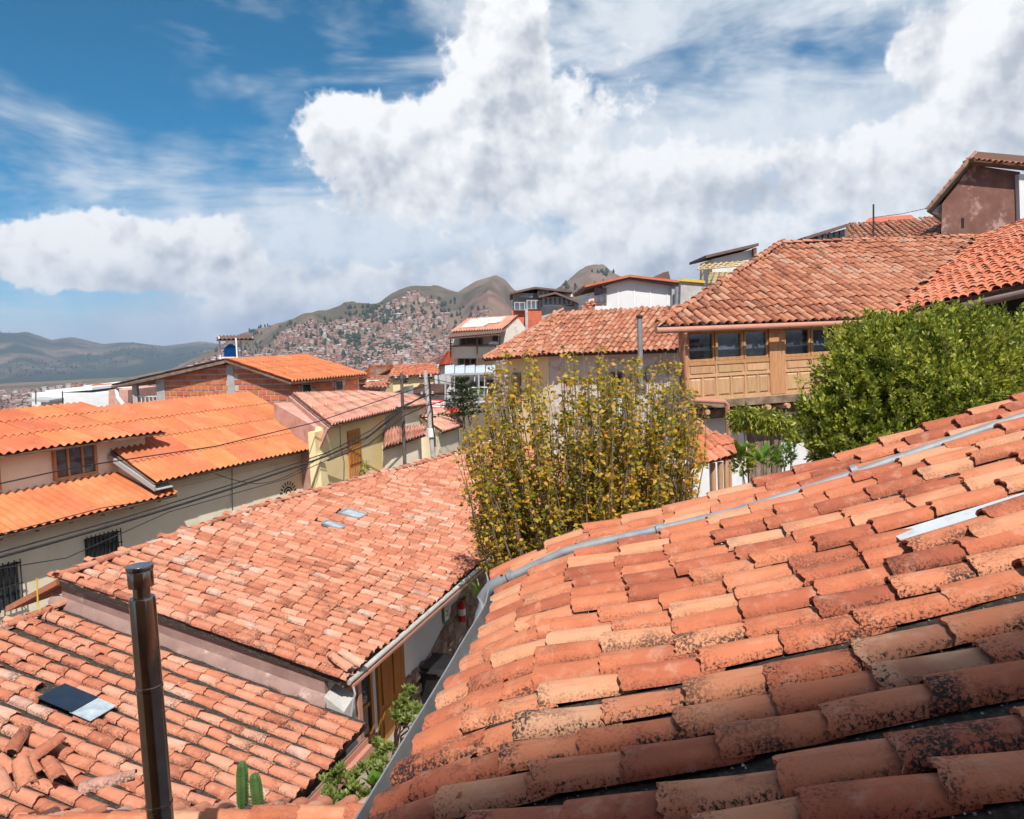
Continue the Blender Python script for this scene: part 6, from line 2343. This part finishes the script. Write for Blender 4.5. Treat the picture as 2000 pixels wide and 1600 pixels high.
# ---- the yellow-leaved tree of many upright shoots
tb = V((1.45, 13.0, -6.98))
ty = thing('yellow_tree', tb, 'many-stemmed tree of upright shoots with yellow and green autumn leaves', 'tree')
rnd = random.Random(17)
stems, lc, ld = MB(), [], []
for k in range(250):
    # foot, tip: the shoots rise from a few trunks and spread into a wide fan
    if k < 205:
        u = rnd.uniform(-1, 1)
        px = 1135 + 248 * u + rnd.gauss(0, 10)
        Y = 13.0 + rnd.uniform(-1.5, 1.5)
        topy = rnd.choice((690, 705, 720, 735, 755, 780, 805, 840)) + rnd.uniform(-14, 14)
        if px < 950: topy = max(topy, 770 + (950 - px) * 1.7)
        if px > 1330: topy = max(topy, 745 + (px - 1330) * 1.0)
    else:
        px = rnd.uniform(905, 1365)
        Y = 12.4 + rnd.uniform(-1.0, .6)
        topy = rnd.uniform(880, 1010)
    tip = PY(px, topy, Y)
    foot = V((tb.x + (tip.x - tb.x) * .42 + rnd.gauss(0, .14), tb.y + (tip.y - tb.y) * .5, -5.1 + rnd.uniform(-.3, .3)))
    mid = foot.lerp(tip, .5) + V(((tip.x - foot.x) * .20, 0, -.05)) + V((rnd.gauss(0, .05), rnd.gauss(0, .05), 0))
    pts = [foot, foot.lerp(mid, .5) + V((rnd.gauss(0, .02), 0, 0)), mid, mid.lerp(tip, .5) + V((rnd.gauss(0, .04), 0, 0)), tip]
    stems.tube(pts, [.030, .024, .016, .010, .004], 5, False)
    Ls = sum((b - a).length for a, b in zip(pts, pts[1:]))
    ncl = int(Ls * rnd.uniform(8.5, 15.5))
    start = rnd.uniform(.14, .34)
    for j in range(ncl):
        t_ = start + (1 - start) * (rnd.random() ** .85)
        if rnd.random() < max(0.0, (t_ - .48) * 1.4): continue
        x = t_ * 4
        i = min(3, int(x))
        p = pts[i].lerp(pts[i + 1], x - i)
        a_ = rnd.uniform(0, 6.283)
        sp_ = rnd.uniform(.0, .20) * (1.25 - t_)
        cc = p + V((math.cos(a_), math.sin(a_), 0)) * sp_
        if sp_ > .06:
            stems.tube([p - V((0, 0, .05)), cc], [.004, .002], 3, False)
        for m_ in range(rnd.randint(3, 7)):
            a2 = rnd.uniform(0, 6.283)
            out_ = V((math.cos(a2), math.sin(a2), 0))
            lc.append(cc + out_ * rnd.uniform(.005, .05) + V((0, 0, rnd.uniform(-.06, .06))))
            ld.append(out_ + V((0, 0, rnd.uniform(-1.0, .6))))
tr_ = MB()
for k in range(6):
    a_ = k * 1.05
    top = V((tb.x + math.cos(a_) * 1.3, tb.y + math.sin(a_) * .7, -4.9))
    b0 = tb + V((math.cos(a_) * .2, math.sin(a_) * .15, 0))
    tr_.tube([b0, b0.lerp(top, .5) + V((math.cos(a_) * .12, 0, .1)), top], [.09, .07, .05], 8)
tr_.build('trunk', M_BARK, ty, True)
stems.build('shoots', M_TWIG, ty, True)
cr_ = leaf_cloud('crown', np.array([tuple(x) for x in lc]), np.array([tuple(x) for x in ld]), .082, M_AUTUMN, ty, .64)

# ---- the dense green tree on the right: tufts of small leaves on twigs all round lobed masses
gb = V((6.2, 12.4, -6.98))
tg = thing('green_tree', gb, 'dense bushy evergreen tree with bright green shoot tips on the right', 'tree')
lobes = [(1630, 835, 12.0, 58, 66), (1660, 740, 12.2, 58, 66), (1678, 680, 12.6, 48, 46), (1735, 668, 12.4, 65, 48), (1800, 680, 12.4, 80, 60), (1860, 655, 12.5, 60, 45), (1920, 660, 12.6, 60, 48), (1950, 710, 12.4, 70, 65), (1880, 740, 12.0, 105, 90), (1780, 760, 11.8, 110, 95), (1705, 800, 11.9, 85, 85), (1730, 865, 11.6, 110, 70), (1640, 880, 12.0, 55, 50), (1830, 800, 11.6, 95, 70), (1930, 770, 11.9, 70, 60), (1990, 760, 12.3, 60, 60),
         (1585, 800, 12.2, 24, 30), (1575, 850, 12.2, 24, 22), (1715, 725, 12.0, 70, 62), (1985, 680, 13.0, 40, 40)]
c_, d_ = [], []
tw_ = MB()
rnd = random.Random(23)
NL = 0
for (px, py, Y, rx, ry) in lobes:
    ctr = PY(px, py, Y)
    ax, az_ = rx / FOC * Y, ry / FOC * Y
    ay = ax * .8
    nt = int(300 * (rx * ry) / 6400)
    for k in range(nt):
        v = V((rnd.gauss(0, 1), rnd.gauss(0, 1), rnd.gauss(0, 1))).normalized()
        lump = 1 + .65 * mnoise.noise(V((v.x * 2.6 + px * .01, v.y * 2.6, v.z * 2.6 + py * .01)))
        rr_ = (rnd.uniform(.72, 1.02) if rnd.random() < .8 else rnd.uniform(.3, .7)) * lump
        base = ctr + V((v.x * ax * rr_, v.y * ay * rr_, v.z * az_ * rr_))
        dr_ = (v * .75 + V((rnd.gauss(0, .3), rnd.gauss(0, .3), .75 + rnd.gauss(0, .3)))).normalized()
        L = rnd.uniform(.10, .26) * (1.9 if rnd.random() < .06 else 1)
        if k % 3 == 0:
            tw_.tube([base - dr_ * .12, base + dr_ * L], [.006, .002], 3, False)
        m_ = int(9 + L * 34)
        for j in range(m_):
            t_ = (j + rnd.random()) / m_
            a_ = j * 2.4 + rnd.random()
            s1 = dr_.cross(V((.3, .2, .9))).normalized()
            s2 = dr_.cross(s1)
            od = s1 * math.cos(a_) + s2 * math.sin(a_)
            c_.append(base + dr_ * (L * t_) + od * .008)
            d_.append(od * (1.15 - .6 * t_) + dr_ * (.55 + .5 * t_))
leaf_cloud('crown', np.array([tuple(x) for x in c_]), np.array([tuple(x) for x in d_]), .082, M_GREEN, tg, .52)
tw_.build('twigs', M_TWIG, tg)
tr_ = MB()
tr_.tube([gb, gb + V((.05, 0, 2)), gb + V((-.05, 0, 4.2)), PY(1790, 700, 12.4)], [.16, .13, .10, .03], 10)
for (px, py, Y, rx, ry) in lobes[::2]:
    q = PY(px, py, Y)
    s = gb + V((0, 0, 3.2 + rnd.uniform(-.6, .8)))
    tr_.tube([s, s.lerp(q, .5) + V((0, 0, .2)), q], [.06, .04, .012], 6)
tr_.build('trunk', M_BARK, tg, True)


def bush(name, label, lobes, leaf, mat, dens_=900, cat='plant', width=.4, droop=.0, stem=True, zb=-6.98, fold=.25):
    c0 = PY(lobes[0][0], lobes[0][1], lobes[0][2])
    t = thing(name, V((c0.x, c0.y, zb)), label, cat)
    C, D = [], []
    for (px, py, Y, rx, ry) in lobes:
        ctr = PY(px, py, Y)
        ax, az_ = rx / FOC * Y, ry / FOC * Y
        for k in range(int(dens_ * rx * ry / 900)):
            v = V((rnd.gauss(0, 1), rnd.gauss(0, 1), rnd.gauss(0, 1))).normalized()
            rr_ = rnd.random() ** .4
            C.append(tuple(ctr + V((v.x * ax * rr_, v.y * ax * .8 * rr_, v.z * az_ * rr_))))
            D.append(tuple(v + V((rnd.gauss(0, .4), rnd.gauss(0, .4), .3 - droop + rnd.gauss(0, .4)))))
    leaf_cloud('foliage', np.array(C), np.array(D), leaf, mat, t, width, fold=fold)
    if stem:
        s = MB()
        b0 = V((c0.x, c0.y, zb))
        for (px, py, Y, rx, ry) in lobes:
            q = PY(px, py, Y)
            m_ = b0.lerp(q, .5) + V((rnd.gauss(0, .05), rnd.gauss(0, .05), 0))
            s.tube([b0, m_, q], [.03, .02, .008], 6)
        s.build('stem', M_BARK, t, True)
    return t


bush('small_tree', 'small tree with drooping narrow leaves in front of the white ground floor', [(1490, 812, 15.6, 34, 14), (1450, 808, 15.6, 26, 15), (1525, 822, 15.5, 24, 16), (1540, 842, 15.4, 12, 18), (1436, 826, 15.5, 10, 16), (1500, 832, 15.5, 22, 14), (1470, 830, 15.6, 22, 10)], .13, M_GREEN, 900, 'tree', .22, 1.1)
# banana-like plants
def strap_plant(name, label, px, py, Y, n, L, wid, mat, zb, spread=.6, cat='plant', curl=.5, seed=1):
    rr = random.Random(seed)
    base = PY(px, py, Y)
    t = thing(name, base, label, cat)
    for k in range(n):
        a_ = 6.283 * k / n + rr.uniform(-.3, .3)
        el = rr.uniform(.55, 1.25)
        o = V((math.cos(a_), math.sin(a_), 0))
        l_ = L * rr.uniform(.7, 1.15)
        pts = []
        K = 6
        vs, fs = [], []
        side = V((-o.y, o.x, 0))
        for j in range(K + 1):
            u = j / K
            p_ = base + o * (spread * l_ * u * (1 + curl * u) * math.cos(el)) + V((0, 0, l_ * (u * math.sin(el) - curl * .45 * u * u)))
            w_ = wid * math.sin(math.pi * min(1, .12 + u * .88)) ** .8
            vs += [p_ - side * w_ + V((0, 0, w_ * .25)), p_, p_ + side * w_ + V((0, 0, w_ * .25))]
        for j in range(K):
            b = j * 3
            fs += [(b, b + 1, b + 4, b + 3), (b + 1, b + 2, b + 5, b + 4)]
        mk('leaf', vs, fs, mat, t, True)
    return t


strap_plant('banana_plant', 'broad-leaved plant with one tall bright leaf beside the terracotta downpipe', 1446, 892, 14.6, 5, .62, .085, M_FRESH, -6.98, .35, curl=.25, seed=4)
strap_plant('leafy_plant', 'broad-leaved bright green plant below the small drooping tree', 1487, 905, 14.3, 11, .50, .055, M_FRESH, -6.98, .8, curl=.4, seed=5)
bush('garden_bush', 'loose green bush right of the broad-leaved plants', [(1530, 890, 14.5, 22, 20), (1505, 895, 14.4, 18, 14), (1545, 880, 14.6, 10, 18)], .09, M_FRESH, 500, 'bush', .4)
bush('garden_bush', 'dark low bush under the tiled lean-to', [(1450, 905, 14.8, 22, 20), (1462, 880, 14.8, 12, 14)], .09, M_GREEN, 600, 'bush', .5)
strap_plant('spiky_plant', 'yellow-green spiky plant under the courtyard eave', 938, 1172, 13.2, 20, .55, .018, M_FRESH, -6.98, .9, curl=.35, seed=8)
# conifer behind the poles
cb = PY(905, 800, 35.5)
t = thing('conifer', V((cb.x, cb.y, NEARZ)), 'dark tiered conifer beside the striped awning', 'tree')
C, D = [], []
for k in range(6):
    py = 745 + k * 13
    wpx = 10 + k * 7
    for m_ in range(7):
        a_ = 6.283 * m_ / 7 + k * .5
        o = V((math.cos(a_), math.sin(a_), 0))
        L = wpx / FOC * 35.5
        b0 = PY(903 + rnd.uniform(-2, 2), py, 35.5)
        for j in range(60):
            u = rnd.random()
            C.append(tuple(b0 + o * L * u + V((rnd.gauss(0, .05), rnd.gauss(0, .05), .10 * u + rnd.gauss(0, .05)))))
            D.append(tuple(o + V((rnd.gauss(0, .6), rnd.gauss(0, .6), rnd.gauss(.3, .5)))))
leaf_cloud('foliage', np.array(C), np.array(D), .16, M_CONIFER, t, .35)
MB().tube([V((cb.x, cb.y, NEARZ)), PY(902, 742, 35.5)], [.12, .03], 8).build('trunk', M_BARK, t, True)
bush('flowering_shrub', 'pale flowering shrub on the terrace behind the conifer', [(915, 772, 36.3, 14, 10), (935, 765, 36.3, 10, 8)], .11, M_FRESH, 700, 'shrub', .6, zb=-4)

# cacti
for i, (px, py, h, lab) in enumerate(((474, 1575, .42, 'taller of two green columnar cacti behind the bottom ridge'), (505, 1575, .31, 'shorter of two green columnar cacti behind the bottom ridge'))):
    b0 = PY(px, py, 6.75)
    t = thing('cactus', b0, lab, 'cactus')
    mb = MB()
    prof = [(.8, 0), (1.0, .15), (1.05, .5), (1.0, .75), (.8, .9), (.45, .98), (.05, 1.0)]
    seg = 24
    for r_, hh in prof:
        for k in range(seg):
            a_ = 6.283 * k / seg
            q = .048 * r_ * (1 + .14 * math.cos(a_ * 8))
            mb.v.append(b0 + V((q * math.cos(a_) + .02 * hh * (1 - 2 * i), q * math.sin(a_), h * hh)))
    for j in range(len(prof) - 1):
        for k in range(seg):
            k2 = (k + 1) % seg
            mb.f.append((j * seg + k, j * seg + k2, (j + 1) * seg + k2, (j + 1) * seg + k))
    mb.build('column', M_CACT, t)
    sp_ = MB()
    for k in range(8):
        for j in range(9):
            a_ = 6.283 * k / 8
            o = V((math.cos(a_), math.sin(a_), 0))
            p_ = b0 + o * .054 + V((.02 * j / 9 * (1 - 2 * i), 0, h * (.05 + .09 * j)))
            sp_.bar(p_, p_ + o * .02 + V((0, 0, .008)), .0018)
    sp_.build('spines', M_PARCH, t)


# courtyard succulents: bare branching stems ending in rosettes
def rosette_plant(label, heads, foot, seed):
    rr = random.Random(seed)
    t = thing('succulent_plant', foot, label, 'plant')
    st, C, D = MB(), [], []
    fork = foot + V((0, 0, .35))
    for (px, py, Y, r_) in heads:
        h = PY(px, py, Y)
        m_ = fork.lerp(h, .55) + V((rr.gauss(0, .08), rr.gauss(0, .08), rr.gauss(0, .05)))
        st.tube([foot + V((rr.gauss(0, .04), rr.gauss(0, .04), 0)), fork.lerp(m_, .5), m_, h], [.016, .013, .010, .006], 5)
        for g in range(6):
            hc = h + V((rr.gauss(0, r_ * .6), rr.gauss(0, r_ * .6), rr.gauss(0, r_ * .4)))
            st.tube([m_.lerp(h, .5), hc], [.006, .003], 4)
            for k in range(26):
                a_ = k * 2.4
                e_ = .15 + 1.2 * (k / 26)
                d__ = V((math.cos(a_) * math.cos(e_), math.sin(a_) * math.cos(e_), math.sin(e_)))
                C.append(tuple(hc))
                D.append(tuple(d__))
    st.build('stems', M_TWIG, t, True)
    tag(leaf_cloud('rosettes', np.array(C), np.array(D), .075, M_SUCC, t, .42), kind='stuff')


gz = -6.98
rosette_plant('pale-stemmed succulent bush against the metal eave strip', [(790, 1370, 8.8, .08), (815, 1385, 8.8, .07), (800, 1410, 8.6, .08), (825, 1420, 8.6, .06), (780, 1395, 8.7, .07), (805, 1350, 8.9, .05)], PZ(770, 1500, -5.6), 3)
rosette_plant('succulent bush with many rosettes in the middle of the narrow yard', [(740, 1480, 8.2, .08), (760, 1465, 8.2, .07), (725, 1500, 8.0, .08), (700, 1510, 8.0, .07), (745, 1510, 7.9, .08), (735, 1460, 8.3, .06), (790, 1470, 8.1, .06)], PZ(735, 1560, -5.6), 4)
rosette_plant('low dark succulent bush at the gutter of the lower wing', [(650, 1530, 7.9, .08), (665, 1515, 7.9, .08), (640, 1550, 7.8, .06), (690, 1545, 7.7, .08), (680, 1570, 7.6, .08), (700, 1560, 7.6, .07), (655, 1560, 7.7, .06)], PZ(670, 1610, -5.6), 5)
strap_plant('jade_plant', 'round-leaved bright green plant beside the white board', 728, 1535, 7.7, 16, .16, .030, M_FRESH, gz, .9, curl=.2, seed=11)
# a raised bed that carries them
tag(MB().prism([PZ(600, 1640, -5.62), PZ(760, 1700, -5.62), PZ(880, 1380, -5.62), PZ(800, 1390, -5.62)], (0, 0, -1.4)).build('planting_bed', M_EARTH), kind='structure')
# a dry potted plant by the yellow house's door
bush('potted_plant', 'dry leafy plant beside the tall wooden door', [(712, 915, 25.6, 7, 12), (706, 925, 25.6, 5, 6)], .12, M_GREEN, 700, 'plant', .4, zb=-6.5)
tag(MB().tube([PY(72, 1130, 11.2), PY(74, 1180, 11.2), PY(78, 1192, 11.2)], .012, 6).build('yellow_pipe', M_YPIPE), 'thin yellow pipe standing at the end of the tiled ridge', 'pipe')
